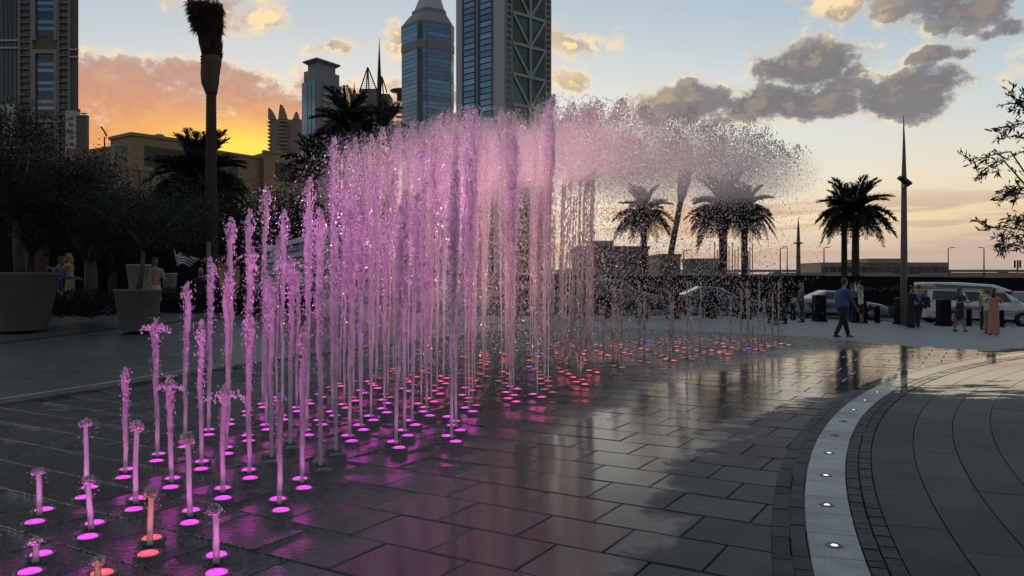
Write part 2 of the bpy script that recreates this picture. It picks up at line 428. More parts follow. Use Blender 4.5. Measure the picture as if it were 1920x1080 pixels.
def edge_x(y):
    for a, b in zip(EDGE_S[:-1], EDGE_S[1:]):
        if a.y <= y <= b.y: return a.x + (b.x - a.x) * (y - a.y) / (b.y - a.y)
    return EDGE_S[0].x if y < EDGE_S[0].y else 99
def far_ok(x, y):
    for (a, b), (c, d) in zip(FAR[:-1], FAR[1:]):
        if a <= x <= c: return y < b + (d - b) * (x - a) / (c - a)
    return x < FAR[0][0] or y < 17.2
def inside_floor(x, y, pad=0.0):
    return x > edge_x(y) - pad and far_ok(x, y) and math.hypot(x - RC[0], y - RC[1]) > 24.22
# bed under the slabs
bed = grid_sheet('slab_bed', steps(-10, 13, 70), steps(-3, 29, 97), lambda x, y: -.030, M_JOINT,
                 keep=lambda x, y: (inside_floor(x, y, .3) and y < 28) or (math.hypot(x - RC[0], y - RC[1]) < 25.2 and y < 22 and x < 12.5)); tag(bed, kind='structure')

# slabs in running bond, turned 30.7 degrees to the view
TA = -R(30.7); TL, TW = .597, .511
TO = Vector((-1.362 * 1.6, 3.0 * 1.6))                 # centre of one slab, a nozzle stands in it
AV = Vector((math.cos(TA), math.sin(TA))); BV = Vector((-math.sin(TA), math.cos(TA)))
def slab_xy(r, s): return TO + AV * (s * TL) + BV * (r * TW)
floor = empty('fountain_floor'); floor['kind'] = 'structure'
def slab_mesh(k, gap=.012, bev=.006, th=.03):
    rr = random.Random(k); a, b = TL / 2 - gap / 2, TW / 2 - gap / 2
    def ring(d, z, jit=0.0):
        return [(sx * (a - d), sy * (b - d), z + rr.uniform(-jit, jit)) for sx, sy in ((-1, -1), (1, -1), (1, 1), (-1, 1))]
    top = ring(bev, 0.0, .0012)
    mb = MB(); mb.loft([ring(0, -th), ring(0, -bev), top], caps=False, smooth=False); mb.add(top, [(0, 1, 2, 3)])
    return mb
slab_mb = [slab_mesh(k) for k in range(10)]
slab_me = [m.mesh('slab', M_TILE) for m in slab_mb]
cells = []
for r in range(-14, 62):
    for s2 in range(-60, 60):
        if (s2 + r) % 2: continue
        s = s2 / 2; c = slab_xy(r, s)
        if c.y < 2.2 or c.y > 28 or not inside_floor(c.x, c.y, -.12): continue
        if abs(c.x) > (c.y + .6) * .66 + .5: continue
        cells.append((c.y, r, s, c))
cells.sort(key=lambda t: t[0])
vis = [c for c in cells if c[0] > 3.9]; low = [c for c in cells if c[0] <= 3.9]
rest = MB()
for i, (yy, r, s, c) in enumerate(low + vis):
    k = (r * 7 + int(s * 2) * 3) % 10; dzk = random.uniform(-.0015, .0015)
    if len(low) <= i < len(low) + 300 or i < len(low) and False:
        o = inst('slab', slab_me[k], floor, (c.x, c.y, dzk), TA); o.rotation_euler = (random.gauss(0, .0028), random.gauss(0, .0028), TA)
    else:
        cs, sn = math.cos(TA), math.sin(TA)
        tx, ty_ = random.gauss(0, .0022), random.gauss(0, .0022)
        rest.add([(c.x + v[0] * cs - v[1] * sn, c.y + v[0] * sn + v[1] * cs, v[2] + dzk + v[0] * tx + v[1] * ty_) for v in slab_mb[k].v], slab_mb[k].f)
ro = rest.build('far_slabs', M_TILE, floor); ro['kind'] = 'stuff'

# pale edging, dark slot drain and the second slot along the left side of the fountain floor
def strip(path, o0, o1, z0, z1, zf=None):
    rings = []
    for i, p in enumerate(path):
        t = path[min(i + 1, len(path) - 1)] - path[max(i - 1, 0)]; nrm = Vector((-t.y, t.x, 0)).normalized()
        a, b = p + nrm * o0, p + nrm * o1; zz = zf(p.x, p.y) if zf else 0
        rings.append([(a.x, a.y, z0 + zz), (b.x, b.y, z0 + zz), (b.x, b.y, z1 + zz), (a.x, a.y, z1 + zz)])
    return rings
kerb = empty('fountain_edging', (EDGE_S[0].x, EDGE_S[0].y, 0)); kerb['kind'] = 'structure'; kerb.location = (0, 0, 0)
mb = MB()
def dens_path(P, step):
    out = [P[0]]
    for a, b in zip(P[:-1], P[1:]):
        n = max(1, int((b - a).length / step))
        out += [a + (b - a) * (k / n) for k in range(1, n + 1)]
    return out
EP = dens_path(EDGE_S, .6)
for i in range(0, len(EP) - 1):                           # edging stones, one by one
    a, b = EP[i], EP[i + 1]; t = (b - a); L = t.length; nrm = Vector((-t.y, t.x, 0)).normalized(); c = (a + b) / 2 + nrm * .22
    MB().box((0, 0, -.02), (L - .008, .36, .06)).build('edging_stone', M_PLAZA, kerb, (c.x, c.y, .012), math.atan2(t.y, t.x))
MB().loft(strip(EP, .40, .56, -.055, -.018)).build('slot_drain', M_BLACK, kerb)
MB().loft(strip(EP, .56, .60, -.06, .004)).build('drain_lip', M_KERBP, kerb)
E2 = dens_path(spline([(-16, 8, 0), (-13.2, 13.4, 0), (-11.3, 17.3, 0), (-9.9, 19.9, 0), (-8.4, 22.0, 0), (-6.6, 24.3, 0), (-3.5, 27.6, 0), (2, 31.6, 0), (8, 33.4, 0)], 6), .5)
MB().loft(strip(E2, -.05, .05, -.05, -.054, lambda x, y: gz(x, y) ), caps=True).build('second_drain', M_BLACK, kerb)
MB().loft(strip(E2, .32, .40, -.05, -.052, lambda x, y: gz(x, y) ), caps=True).build('third_drain', M_BLACK, kerb)

# ------------------------------------------------------------------ curved kerb band with setts on both sides
def ring_pt(r, a): return (RC[0] + r * math.cos(a), RC[1] + r * math.sin(a))
def ring_piece(r0, r1, a0, a1, z0, z1, n=2, bev=.004, gap=.004):
    ga = gap / r0
    a0, a1, r0, r1 = a0 + ga, a1 - ga, r0 + gap, r1 - gap
    rings = []
    for k in range(n + 1):
        a = a0 + (a1 - a0) * k / n
        P = [(r0, z0), (r1, z0), (r1, z1 - bev), (r1 - bev, z1), (r0 + bev, z1), (r0, z1 - bev)]
        rings.append([(*ring_pt(r, a), z) for r, z in P])
    return MB().loft(rings, True, False)
band = empty('kerb_band'); band['kind'] = 'structure'
A_START = math.atan2(4.3 - RC[1], 1.62 - RC[0])          # at the bottom of the picture
BAND_R0, BAND_R1 = 24.085, 24.385
da = .455 / 24.2; a = A_START + .10; pieces = []
while a > A_START - .92:
    ring_piece(BAND_R0, BAND_R1, a - da, a, -.03, .012).build('kerb_stone', M_BAND, band); pieces.append(a - da / 2); a -= da
apron = empty('sett_apron'); apron['kind'] = 'structure'
rows = [(24.385, 24.485, .21), (24.485, 24.60, .21), (23.985, 24.085, .105), (23.885, 23.985, .105)]
nsett = 0; far_sett = MB()
for (r0, r1, ln) in rows:
    da = ln / r0; a = A_START + .10 + random.random() * da
    while a > A_START - .92:
        p = ring_piece(r0, r1, a - da, a, -.03, .008 + random.uniform(-.003, .003), 1, .005, .004)
        if a > A_START - .36 and nsett < 298: p.build('sett', M_SETT, apron); nsett += 1
        else: far_sett.add(p.v, p.f)
        a -= da
# curved courses of larger setts on the near right
ci = 0
course_far = MB()
r1 = 23.885
while r1 > 8.0:
    r0 = r1 - .36; da = .98 / r0; a = A_START + .12 + (ci % 2) * da * .5
    while a > A_START - 1.05:
        mid = ring_pt((r0 + r1) / 2, a - da / 2)
        if mid[1] > 2.5 and mid[0] < mid[1] * .68 + 1.2 and mid[1] < 22:
            p = ring_piece(r0, r1, a - da, a, -.03, .002 + random.uniform(-.0015, .0015), 3, .004, .003)
            if mid[1] < 12.5: p.build('paving_course_stone', M_SETT, apron)
            else: course_far.add(p.v, p.f)
        a -= da
    r1 = r0; ci += 1
o = far_sett.build('far_setts', M_SETT, apron); o['kind'] = 'stuff'
o = course_far.build('far_course_stones', M_SETT, apron); o['kind'] = 'stuff'
# recessed lights in the band
M_RIM = simple('steel_rim', (.10, .10, .10), .3, metal=1.0, var=.2)
m, nt, out = new_mat('white_led_lens'); prin(nt, out, base=(.5, .5, .6), rough=.2, emit=(.62, .60, 1.0), estr=1.6); M_LED = m
m, nt, out = new_mat('dark_lens'); prin(nt, out, base=(.06, .06, .07), rough=.15); M_LENS0 = m
rim_me = MB().lathe([(.052, -.01), (.052, .0045), (.038, .006), (.034, .002), (.0, .002)], 20, caps=False).mesh('rim', M_RIM)
led_me = MB().lathe([(.021, 0), (.018, .003), (.010, .005), (.001, .0055)], 16, caps=False).mesh('lens', M_LED)
off_me = MB().lathe([(.021, 0), (.018, .003), (.010, .005), (.001, .0055)], 16, caps=False).mesh('lens', M_LENS0)
k = 0
for i, a in enumerate(pieces):
    x, y = ring_pt(24.235, a)
    if i % 2 or y < 4.6 or y > 11.6: continue
    on = k not in (4, 5)
    t = empty('recessed_light', (x, y, .012), a, '%s recessed light in the pale curved kerb, %s from the near end' % ('white lit' if on else 'unlit', ordinal(k + 1)), 'ground light', 'recessed lights in the curved kerb')
    inst('rim', rim_me, t); inst('lens', led_me if on else off_me, t, (0, 0, .002)); k += 1
# ------------------------------------------------------------------ fountain: nozzles and jets
LAMP_W = 29.0
def in_poly(x, y, P):
    c = False; n = len(P)
    for i in range(n):
        (x1, y1), (x2, y2) = P[i], P[(i + 1) % n]
        if (y1 > y) != (y2 > y) and x < (x2 - x1) * (y - y1) / (y2 - y1) + x1: c = not c
    return c
FIELD = [(-3.45, 4.0), (-3.45, 7.5), (-3.3, 9.6), (-3.1, 11.4), (-2.8, 12.7), (-2.35, 14.0), (-1.5, 16.3), (-.4, 18.2), (.5, 20.0), (1.6, 21.2), (3.2, 22.4), (5.2, 22.3), (6.9, 21.9),
         (7.0, 20.4), (6.7, 19.1), (5.2, 17.3), (3.9, 16.3), (2.6, 15.2), (1.85, 14.2), (1.2, 12.7), (.62, 11.0), (-.35, 9.9), (-.65, 7.6), (-1.25, 7.4), (-1.35, 5.9), (-1.85, 5.4), (-1.6, 4.2), (-1.35, 3.9)]
nozzles = []
for r in range(-2, 50):
    for s2 in range(-60, 60):
        if (s2 + r) % 2: continue
        c = slab_xy(r, s2 / 2)
        if in_poly(c.x, c.y, FIELD):
            if r > 8: c = c + Vector((random.uniform(-.11, .11), random.uniform(-.11, .11)))
            nozzles.append((r, s2 / 2, c))
# ---- materials
def lens_mat(name, col, e):
    m, nt, out = new_mat(name)
    oc = obj_co(nt); n = noise(nt, oc, 60, 3, .6)
    ln_ = nt.nodes.new('ShaderNodeVectorMath'); ln_.operation = 'LENGTH'; nt.links.new(oc, ln_.inputs[0]); rad = X(nt, ln_.outputs['Value'])
    hot = rad.ss(.0, .022, 1.0, 0.0)                     # the diode cluster under the dome
    prin(nt, out, base=(.3, .3, .3), rough=.1, emit=mixc(nt, hot * .14, col, (1, .75, 1)), estr=(n - .5) * e * .8 + rad.ss(.02, .058, e * 1.1, e * .45) + hot * e * .8); return m
PAL = [('magenta', (1.0, .0, .80)), ('pink', (1.0, .015, .38)), ('red', (1.0, .03, .06)), ('orange', (1.0, .11, .05)), ('violet', (.42, .02, 1.0))]
LENS = {k: lens_mat(k + '_lens', c, 1.9) for k, c in PAL}
for k, c in PAL[1:4]: LENS['dim ' + k] = lens_mat('dim_' + k + '_lens', c, .55)
PALD = dict(PAL)
lens_prof = [(.060, .0), (.055, .006), (.036, .010), (.018, .0115), (.001, .012)]
lens_me = {k: MB().lathe(lens_prof, 18, caps=False).mesh('lens', m) for k, m in LENS.items()}
lens_me['unlit'] = MB().lathe(lens_prof, 18, caps=False).mesh('lens', M_LENS0)
rim2_me = MB().lathe([(.082, -.01), (.082, .003), (.066, .004), (.064, -.002)], 18, caps=False).mesh('lens_rim', M_RIM)
noz_me = MB().lathe([(.055, -.01), (.055, .003), (.046, .004), (.044, -.006), (.012, -.006), (.012, .012), (.006, .012), (.004, 0)], 18, caps=False).mesh('nozzle', M_BLACK)
def water_mat(name, clear, refr=.15, tint=(.97, .97, .985)):
    """aerated water: white scattering foam, partly see-through and refracting, with wet highlights"""
    m, nt, out = new_mat(name)
    def mix(f, a, b):
        x = nt.nodes.new('ShaderNodeMixShader')
        if isinstance(f, float): x.inputs[0].default_value = f
        else: nt.links.new(f, x.inputs[0])
        nt.links.new(a, x.inputs[1]); nt.links.new(b, x.inputs[2]); return x.outputs[0]
    d = nt.nodes.new('ShaderNodeBsdfDiffuse'); d.inputs[0].default_value = (*tint, 1)
    t = nt.nodes.new('ShaderNodeBsdfTranslucent'); t.inputs[0].default_value = (*tint, 1)
    g = nt.nodes.new('ShaderNodeBsdfGlossy'); g.inputs[1].default_value = .10
    tr = nt.nodes.new('ShaderNodeBsdfTransparent')
    rf = nt.nodes.new('ShaderNodeBsdfRefraction'); rf.inputs['Roughness'].default_value = .2; rf.inputs['IOR'].default_value = 1.22
    fr = nt.nodes.new('ShaderNodeFresnel'); fr.inputs[0].default_value = 1.33
    foam = mix(.70, d.outputs[0], t.outputs[0])
    body = mix(clear / max(.01, 1 - refr), foam, tr.outputs[0]); body = mix(refr, body, rf.outputs[0])
    nt.links.new(mix(fr.outputs[0], body, g.outputs[0]), out.inputs[0])
    return m
M_JET = water_mat('aerated_water', .27, .12); M_DROP = water_mat('water_droplets', .15, .35); M_MIST = water_mat('fine_spray', .45, .25); M_PLUME = water_mat('ragged_spray', .32, .25)

def collimate(ld):
    # narrow-beam optics: the beam thins out with distance more slowly than a bare bulb's
    ld.use_nodes = True; nt = ld.node_tree; em = next(n for n in nt.nodes if n.type == 'EMISSION')
    f = nt.nodes.new('ShaderNodeLightFalloff'); f.inputs[0].default_value = 1.0; nt.links.new(f.outputs['Linear'], em.inputs['Strength'])
# ---- jet shapes
def ico(sub):
    bm = bmesh.new(); bmesh.ops.create_icosphere(bm, subdivisions=sub, radius=1.0)
    V = np.array([v.co[:] for v in bm.verts]); F = np.array([[v.index for v in f.verts] for f in bm.faces]); bm.free(); return V, F
ICO1, ICO2 = ico(1), ico(2)
OCT = (np.array([(1, 0, 0), (-1, 0, 0), (0, 1, 0), (0, -1, 0), (0, 0, 1), (0, 0, -1)], float),
       np.array([(0, 2, 4), (2, 1, 4), (1, 3, 4), (3, 0, 4), (2, 0, 5), (1, 2, 5), (3, 1, 5), (0, 3, 5)]))
TET = (np.array([(1, 1, 1), (-1, -1, 1), (-1, 1, -1), (1, -1, -1)], float) * .75, np.array([(0, 1, 2), (0, 3, 1), (0, 2, 3), (1, 3, 2)]))
def scatter(shape, C, Rr, jitter=0.0, stretch=None, rot=True):
    """many small solids: centres C (n,3), radii Rr (n,) or (n,3)"""
    V0, F0 = shape; n, k = len(C), len(V0)
    Rr = np.asarray(Rr, float); Rr = Rr[:, None] if Rr.ndim == 1 else Rr
    V = np.repeat(V0[None], n, 0)
    if rot:
        a = rng.uniform(0, 2 * np.pi, n); b = rng.uniform(-.9, .9, n); ca, sa, cb, sb = np.cos(a), np.sin(a), np.cos(b), np.sin(b)
        x, y, z = V[..., 0].copy(), V[..., 1].copy(), V[..., 2].copy()
        y, z = y * cb[:, None] - z * sb[:, None], y * sb[:, None] + z * cb[:, None]
        V[..., 0] = x * ca[:, None] - y * sa[:, None]; V[..., 1] = x * sa[:, None] + y * ca[:, None]; V[..., 2] = z
    if jitter: V = V * (1 + rng.uniform(-jitter, jitter, V.shape[:2])[..., None])
    V = V * Rr[:, None, :] + np.asarray(C)[:, None, :]
    F = (F0[None] + (np.arange(n) * k)[:, None, None]).reshape(-1, 3)
    return V.reshape(-1, 3), F
def join(parts):
    Vs, Fs, b = [], [], 0
    for V, F in parts:
        if len(V) == 0: continue
        Vs.append(V); Fs.append(F + b); b += len(V)
    return np.concatenate(Vs), np.concatenate(Fs)
def column(h, r0, r1, z0=0.0, nside=9, step=.05, wob=.012, lump=.25, tip=True, fade=None):
    """a rising column: smooth near the nozzle, lumpy and wider above, pointed at the tip"""
    n = max(5, int((h - z0) / step)); z = np.linspace(z0, h, n); t = z / h
    rad = r0 + (r1 - r0) * t ** 1.6
    if tip: rad = rad * np.clip((1.02 - t) / .10, 0.12, 1) ** .7
    ph = rng.uniform(0, 6.28, 6)
    cx = wob * t * (np.sin(z * 5.1 + ph[0]) + .6 * np.sin(z * 13 + ph[1])); cyy = wob * t * (np.sin(z * 4.3 + ph[2]) + .6 * np.sin(z * 11 + ph[3]))
    a = np.linspace(0, 2 * np.pi, nside, endpoint=False)
    amp = lump * (.35 + .65 * np.clip(t * 1.5, 0, 1))
    rr = rad[:, None] * (1 + amp[:, None] * rng.uniform(-1, 1, (n, nside)) + (amp * rng.uniform(-.6, .6, n))[:, None])
    V = np.stack([cx[:, None] + rr * np.cos(a), cyy[:, None] + rr * np.sin(a), np.repeat(z[:, None], nside, 1) + rng.uniform(-.4, .4, (n, nside)) * step * amp[:, None]], -1).reshape(-1, 3)
    F = []
    i = np.arange(nside); j = (i + 1) % nside
    for k in range(n - 1):
        b = k * nside; F.append(np.stack([b + i, b + j, b + nside + j], -1)); F.append(np.stack([b + i, b + nside + j, b + nside + i], -1))
    return V, np.concatenate(F)
def rnd_disc(n, rad):
    a = rng.uniform(0, 6.283, n); q = rad * np.sqrt(rng.uniform(0, 1, n)); return q * np.cos(a), q * np.sin(a)
def jet_geo(h, near, thin=0.0):
    """parts of one jet of height h: column, foam clinging to it, loose drops (last)"""
    parts = []
    if h < .75:                                       # short: clear column under a small foamy cap
        parts.append(column(h, .0195, .0165, nside=14, step=.02, wob=.005, lump=.09, tip=False))
        n = int(50 + 110 * h); cap = (.022 + .042 * min(h, .6)) * random.uniform(.85, 1.15); a = rng.uniform(0, 6.283, n); ph = np.arccos(rng.uniform(-.55, 1, n)); q = cap * rng.uniform(.55, 1.0, n) ** .5
        ov = random.uniform(.7, 1.25)
        C = np.stack([q * np.sin(ph) * np.cos(a), q * np.sin(ph) * np.sin(a), h + q * np.cos(ph) * ov - cap * .15], -1) + rng.normal(0, .004, (n, 3))
        parts.append(scatter(ICO2 if h < .4 else ICO1, C, rng.uniform(.005, .013, n), .25))
        m = int(14 + 40 * h); x, y = rnd_disc(m, .05 + .06 * h); z = h - rng.uniform(-.02, .20, m) * min(1, h * 1.6)
        parts.append(scatter(OCT, np.stack([x, y, z], -1), rng.uniform(.002, .006, m), .3))
    else:
        w = min(1.0, h / 3.5)
        parts.append(column(h * .97, .0185 - .009 * thin, .021 + .016 * w - .006 * thin, nside=12 if near else 8, step=.03 if near else .06, wob=.008 + .012 * w, lump=.22, tip=True))
        n = int((90 + 150 * h) * (.75 + .25 * thin))                          # fine foam on the upper column, thickest towards the tip
        t = rng.beta(2.6, 1.05, n); z = h * (.10 + .90 * t); f = z / h
        spread = (.014 + .046 * w) * np.clip((1.03 - f) / .10, .18, 1) * (.20 + .80 * f ** 1.8) + .030 * w * np.exp(-((f - .92) / .06) ** 2)
        a = rng.uniform(0, 6.283, n); q = spread * np.sqrt(rng.uniform(0, 1, n)) * 1.2
        s_ = rng.uniform(.005, .0145, n) * (.75 + .25 * w)
        parts.append(scatter(ICO1 if near else OCT, np.stack([q * np.cos(a), q * np.sin(a), z], -1), np.stack([s_, s_, s_ * rng.uniform(1.0, 2.4, n)], -1), .32))
        m = int((90 + 210 * h) * (.35 + .65 * thin))                           # loose drops around it, falling back
        z = h * rng.beta(2.4, 1.2, m) * 1.01; spread = (.03 + .13 * w) * (.15 + .85 * z / h)
        a = rng.uniform(0, 6.283, m); q = spread * np.sqrt(rng.uniform(.1, 1, m))
        parts.append(scatter(OCT if near else TET, np.stack([q * np.cos(a), q * np.sin(a), z], -1), np.stack([rng.uniform(.003, .0075, m)] * 2 + [rng.uniform(.004, .013, m)], -1), .35))
    return parts
def skirt_geo(h, w):
    """a crown of water thrown outward below the tip of some of the mid-height jets"""
    n = 140; a = rng.choice(rng.uniform(0, 6.283, 7), n) + rng.normal(0, .13, n); t = rng.uniform(0, 1, n); q = w * t; z = h - .10 - .35 * w * t + .55 * w * np.sin(t * 2.6) * rng.uniform(.4, 1, n)
    return scatter(ICO1, np.stack([q * np.cos(a), q * np.sin(a), z], -1), rng.uniform(.004, .012, n), .35)
def stream_geo(h, lo=.0):
    """a thin dying stream, broken into beads"""
    parts = [column(h * .55, .013, .012, nside=6, step=.07, wob=.006, lump=.5, tip=False)]
    n = int(60 * h); z = lo + rng.uniform(0, 1, n) * (h - lo)
    parts.append(scatter(ICO1, np.stack([rng.normal(0, .012, n), rng.normal(0, .012, n), z], -1), np.stack([rng.uniform(.006, .015, n)] * 2 + [rng.uniform(.012, .05, n)], -1), .3))
    return parts
def plume_geo(h, lean, dens=1.0):
    """head of a jet that has been cut off: ragged clots drifting at the top, thinning to fine spray below"""
    n = int(150 * dens); t = rng.beta(1.0, 2.4, n)
    z = h - t * .85 + rng.normal(0, .05, n); q = .07 + .30 * t
    x = rng.normal(0, 1, n) * q + lean * t * .5; y = rng.normal(0, 1, n) * q
    s = rng.uniform(.006, .020, n) * (1.15 - .6 * t)
    parts = [scatter(OCT, np.stack([x, y, z], -1), np.stack([s, s, s * rng.uniform(.7, 2.0, n)], -1), .45)]
    k = int(5 * dens)                                  # curling crests
    for _ in range(k):
        m = 16; u = np.linspace(0, 1, m); a0 = rng.uniform(0, 6.28); rr = rng.uniform(.06, .14); cx, cyy = rng.normal(0, .08, 2)
        px_ = cx + rr * np.cos(a0) * (1 - np.cos(u * 3.4)); py_ = cyy + rr * np.sin(a0) * (1 - np.cos(u * 3.4)); pz = h - .10 + rr * 1.5 * np.sin(u * 3.4) + rng.normal(0, .006, m)
        parts.append(scatter(OCT, np.stack([px_, py_, pz], -1), rng.uniform(.006, .015, m), .4))
    m = int(1000 * dens); t = rng.beta(1.0, 1.6, m); z = h - .12 - t * 1.25; q = .12 + .40 * t
    parts.append(scatter(TET, np.stack([rng.normal(0, 1, m) * q + lean * t, rng.normal(0, 1, m) * q, z], -1), rng.uniform(.0025, .008, m), .3))
    return parts
def height_of(r, c):
    H = [(-2, .05), (-1, .12), (0, .31), (1, .55), (2, .84), (3, 1.32), (4, 1.60), (5, 1.90), (6, 2.25), (7, 2.52), (8, 2.80), (9, 3.15), (10, 3.45), (12, 3.85), (14, 4.15), (16, 4.3), (18, 4.6), (24, 5.0), (30, 5.0), (34, 4.9), (60, 4.8)]
    for (a, b), (c_, d) in zip(H[:-1], H[1:]):
        if a <= r <= c_: return b + (d - b) * (r - a) / (c_ - a)
    return 4.2
byrow = {}
for r, s, c in nozzles: byrow.setdefault(r, []).append((s, c))
jet_lights = 0
for ri, r in enumerate(sorted(byrow)):
    for pi, (s, c) in enumerate(sorted(byrow[r], key=lambda t: t[0])):
        prog = r / 30.0 + random.uniform(-.06, .06)
        hue = 'magenta' if prog < .33 else ('pink' if prog < .46 else ('red' if prog < .70 else 'orange'))
        if random.random() < .05 and r > 6: hue = random.choice(['violet', 'magenta'])
        key = (r, s)
        if key in ((0, 0), (-1, .5), (-2, 0), (-2, 1)): hue = 'red'
        lit = not (key in ((4, -2), (5, -2.5), (4, -1), (5, -1.5)))
        lk = hue if lit else 'unlit'
        if lit and r > 10 and 'dim ' + hue in LENS and random.random() < min(.8, (r - 8) * .05): lk = 'dim ' + hue
        if r > 16 and random.random() < .22: lk = 'unlit'
        h = height_of(r, c) * (random.uniform(.93, 1.05) if r < 8 else random.uniform(.90, 1.05) if r < 13 else random.uniform(.96, 1.03))
        if 8 <= r <= 14 and random.random() < .16: h *= random.uniform(.62, .85)
        if 3 <= r <= 7 and random.random() < .15: h *= .8
        px = 960 + FPX * c.x / c.y
        where = '%s from left, %s row from near end' % (ordinal(pi + 1), ordinal(ri + 1))
        t = empty('fountain_nozzle', (c.x, c.y, 0), 0, '%s twin floor light and nozzle, %s' % (lk, where), 'fountain nozzle', 'nozzles in the fountain floor')
        inst('nozzle', noz_me, t)
        for d in (-1, 1):
            dxy = Vector((-.053 * d, .142 * d))
            lm = inst('lens', lens_me[lk], t, (dxy.x, dxy.y, .002)); inst('lens_rim', rim2_me, lm)
        if lit:
            ld = bpy.data.lights.new('nozzle_lamp', 'SPOT'); cc = PALD[hue] if hue != 'magenta' else (1.0, .03, .74); ld.color = tuple(q * .84 + .16 for q in cc) if r < 5 else tuple(q * .76 + .24 for q in cc) if r < 13 else tuple(q * .56 + .44 for q in cc); ld.energy = LAMP_W * (1.5 if r <= 2 else 1.15 if r <= 5 else 1.0 if r < 17 else max(.16, 1.0 - (r - 17) * .10))
            ld.spot_size = R(105); ld.spot_blend = 1.0; ld.shadow_soft_size = .04; collimate(ld)
            lo = bpy.data.objects.new('nozzle_lamp', ld); link(lo, t, (.053, -.142, .03)); lo.rotation_euler = (R(180 - (26 if r <= 1 else 16 if r <= 3 else 5)), 0, R(20))
        # ---- the water itself
        near = c.y < 9.0
        word = 'ankle-high' if h < .2 else 'knee-high' if h < .7 else 'waist-high' if h < 1.1 else 'head-high' if h < 2.0 else 'tall'
        if r <= 14 or (px < 1050 and r < 23):
            parts = jet_geo(h, near, min(1.0, max(0.0, (r - 6) / 6))); body, loose = parts[:-1], parts[-1:]
            if .8 < h < 2.4 and random.random() < .28: loose.append(skirt_geo(h, random.uniform(.10, .20)))
            lab = '%s %s-tinted water jet, %s' % (word, hue if lit else 'grey', where) if r <= 9 else 'tall pale pink jet in the dense curtain, %s' % where
        elif px < 1120 and random.random() < .75:
            st_ = stream_geo(h * .75); body, loose = st_[:1], st_[1:] + plume_geo(h, 0, .8)
            lab = 'thinning jet with ragged head, %s' % where
        else:
            body, loose = [], plume_geo(h, .12, .9 if r < 30 else .7)
            if random.random() < .35:
                st_ = stream_geo(random.uniform(.8, 1.6)); body = st_[:1]; loose += st_[1:]
            lab = 'drifting head of a cut-off jet, %s' % where
        ln = (random.gauss(0, .010), random.gauss(0, .010)) if h > .75 else (random.gauss(0, .02), random.gauss(0, .02))
        for P_ in body + loose:
            q_ = np.maximum(P_[0][:, 2], 0); P_[0][:, 0] += ln[0] * q_ + .004 * q_ ** 2 * (r > 6); P_[0][:, 1] += ln[1] * q_
        o = np_obj('water_jet', *join(body), M_JET, smooth=True, loc=(c.x, c.y, .004)) if body else empty('water_jet', (c.x, c.y, .004))
        np_obj('droplets', *join(loose), M_PLUME if r > 14 else M_JET, o, smooth=True)['kind'] = 'stuff'
        tag(o, lab, 'water jet', 'water jets of the fountain')

# ---- spray that nobody could count
def spray(name, n, cen, label, mat, shape, rmin, rmax, ell=1.0):
    V, F = scatter(shape, cen, np.stack([rng.uniform(rmin, rmax, n), rng.uniform(rmin, rmax, n), rng.uniform(rmin, rmax, n) * ell], -1), .3)
    o = np_obj(name, V, F, mat, smooth=shape is not TET); tag(o, label, 'water spray', kind='stuff'); return o
far_n = np.array([(c.x, c.y, height_of(r, c), r) for r, s, c in nozzles if r > 9])
w = np.clip((far_n[:, 3] - 9) / 8, .15, 1)
def pick(n, w): return far_n[rng.choice(len(far_n), n, p=w / w.sum())]
n = 130000; b = pick(n, w); t = rng.beta(1.3, 1.6, n); hh = b[:, 2]
spray('fine_spray', n, np.stack([b[:, 0] + rng.normal(0, .38, n), b[:, 1] + rng.normal(0, .36, n), hh - .12 - t * 1.25], -1), 'fine mauve spray hanging under the ragged jet heads', M_MIST, TET, .0025, .0085)
n = 26000; b = pick(n, w); t = rng.uniform(0, 1, n) ** .8
spray('falling_drops', n, np.stack([b[:, 0] + rng.normal(.1, .45, n), b[:, 1] + rng.normal(0, .45, n), (b[:, 2] - .4) * (1 - t) + .02], -1), 'water drops falling below the spray at the far end of the fountain', M_DROP, OCT, .005, .016, 1.4)
near_n = np.array([(c.x, c.y, height_of(r, c), r) for r, s, c in nozzles if 7 < r <= 22 for _ in range(1 if r < 10 else 3)])
n = 32000; b = near_n[rng.integers(0, len(near_n), n)]; t = rng.uniform(0, 1, n)
spray('scattered_drops', n, np.stack([b[:, 0] + rng.normal(0, .21, n), b[:, 1] + rng.normal(0, .21, n), b[:, 2] * np.sqrt(t) * .96 + .02], -1), 'loose drops flying between the pink jets', M_DROP, TET, .003, .009, 1.3)

# soft mist drifting under the ragged heads: one closed cloud of thin, even density
mb = MB()
for (x, y, h, r) in far_n:
    if r > 11: mb.ball((x + .15, y, h - .72 - .25 * max(0, (15 - r) / 4)), (.62, .62, .52 if r > 14 else .40), 10, 7)
def mist_volume():
    o = bpy.data.objects.new('m', mb.mesh('m')); md = o.modifiers.new('r', 'REMESH'); md.mode = 'VOXEL'; md.voxel_size = .14; md.use_smooth_shade = True
    sm = o.modifiers.new('s', 'SMOOTH'); sm.factor = .6; sm.iterations = 8
    me = eval_mesh(o); me.name = 'drifting_mist'; me.materials.clear()
    m, nt, out = new_mat('drifting_mist'); pv = nt.nodes.new('ShaderNodeVolumePrincipled'); pv.inputs['Color'].default_value = (.98, .97, .97, 1); pv.inputs['Density'].default_value = .10; pv.inputs['Anisotropy'].default_value = .5
    nt.links.new(pv.outputs[0], out.inputs['Volume']); me.materials.append(m)
    tag(link(bpy.data.objects.new('drifting_mist', me)), 'soft mist drifting among the ragged jet heads at the far end', 'mist', kind='stuff')
mist_volume()
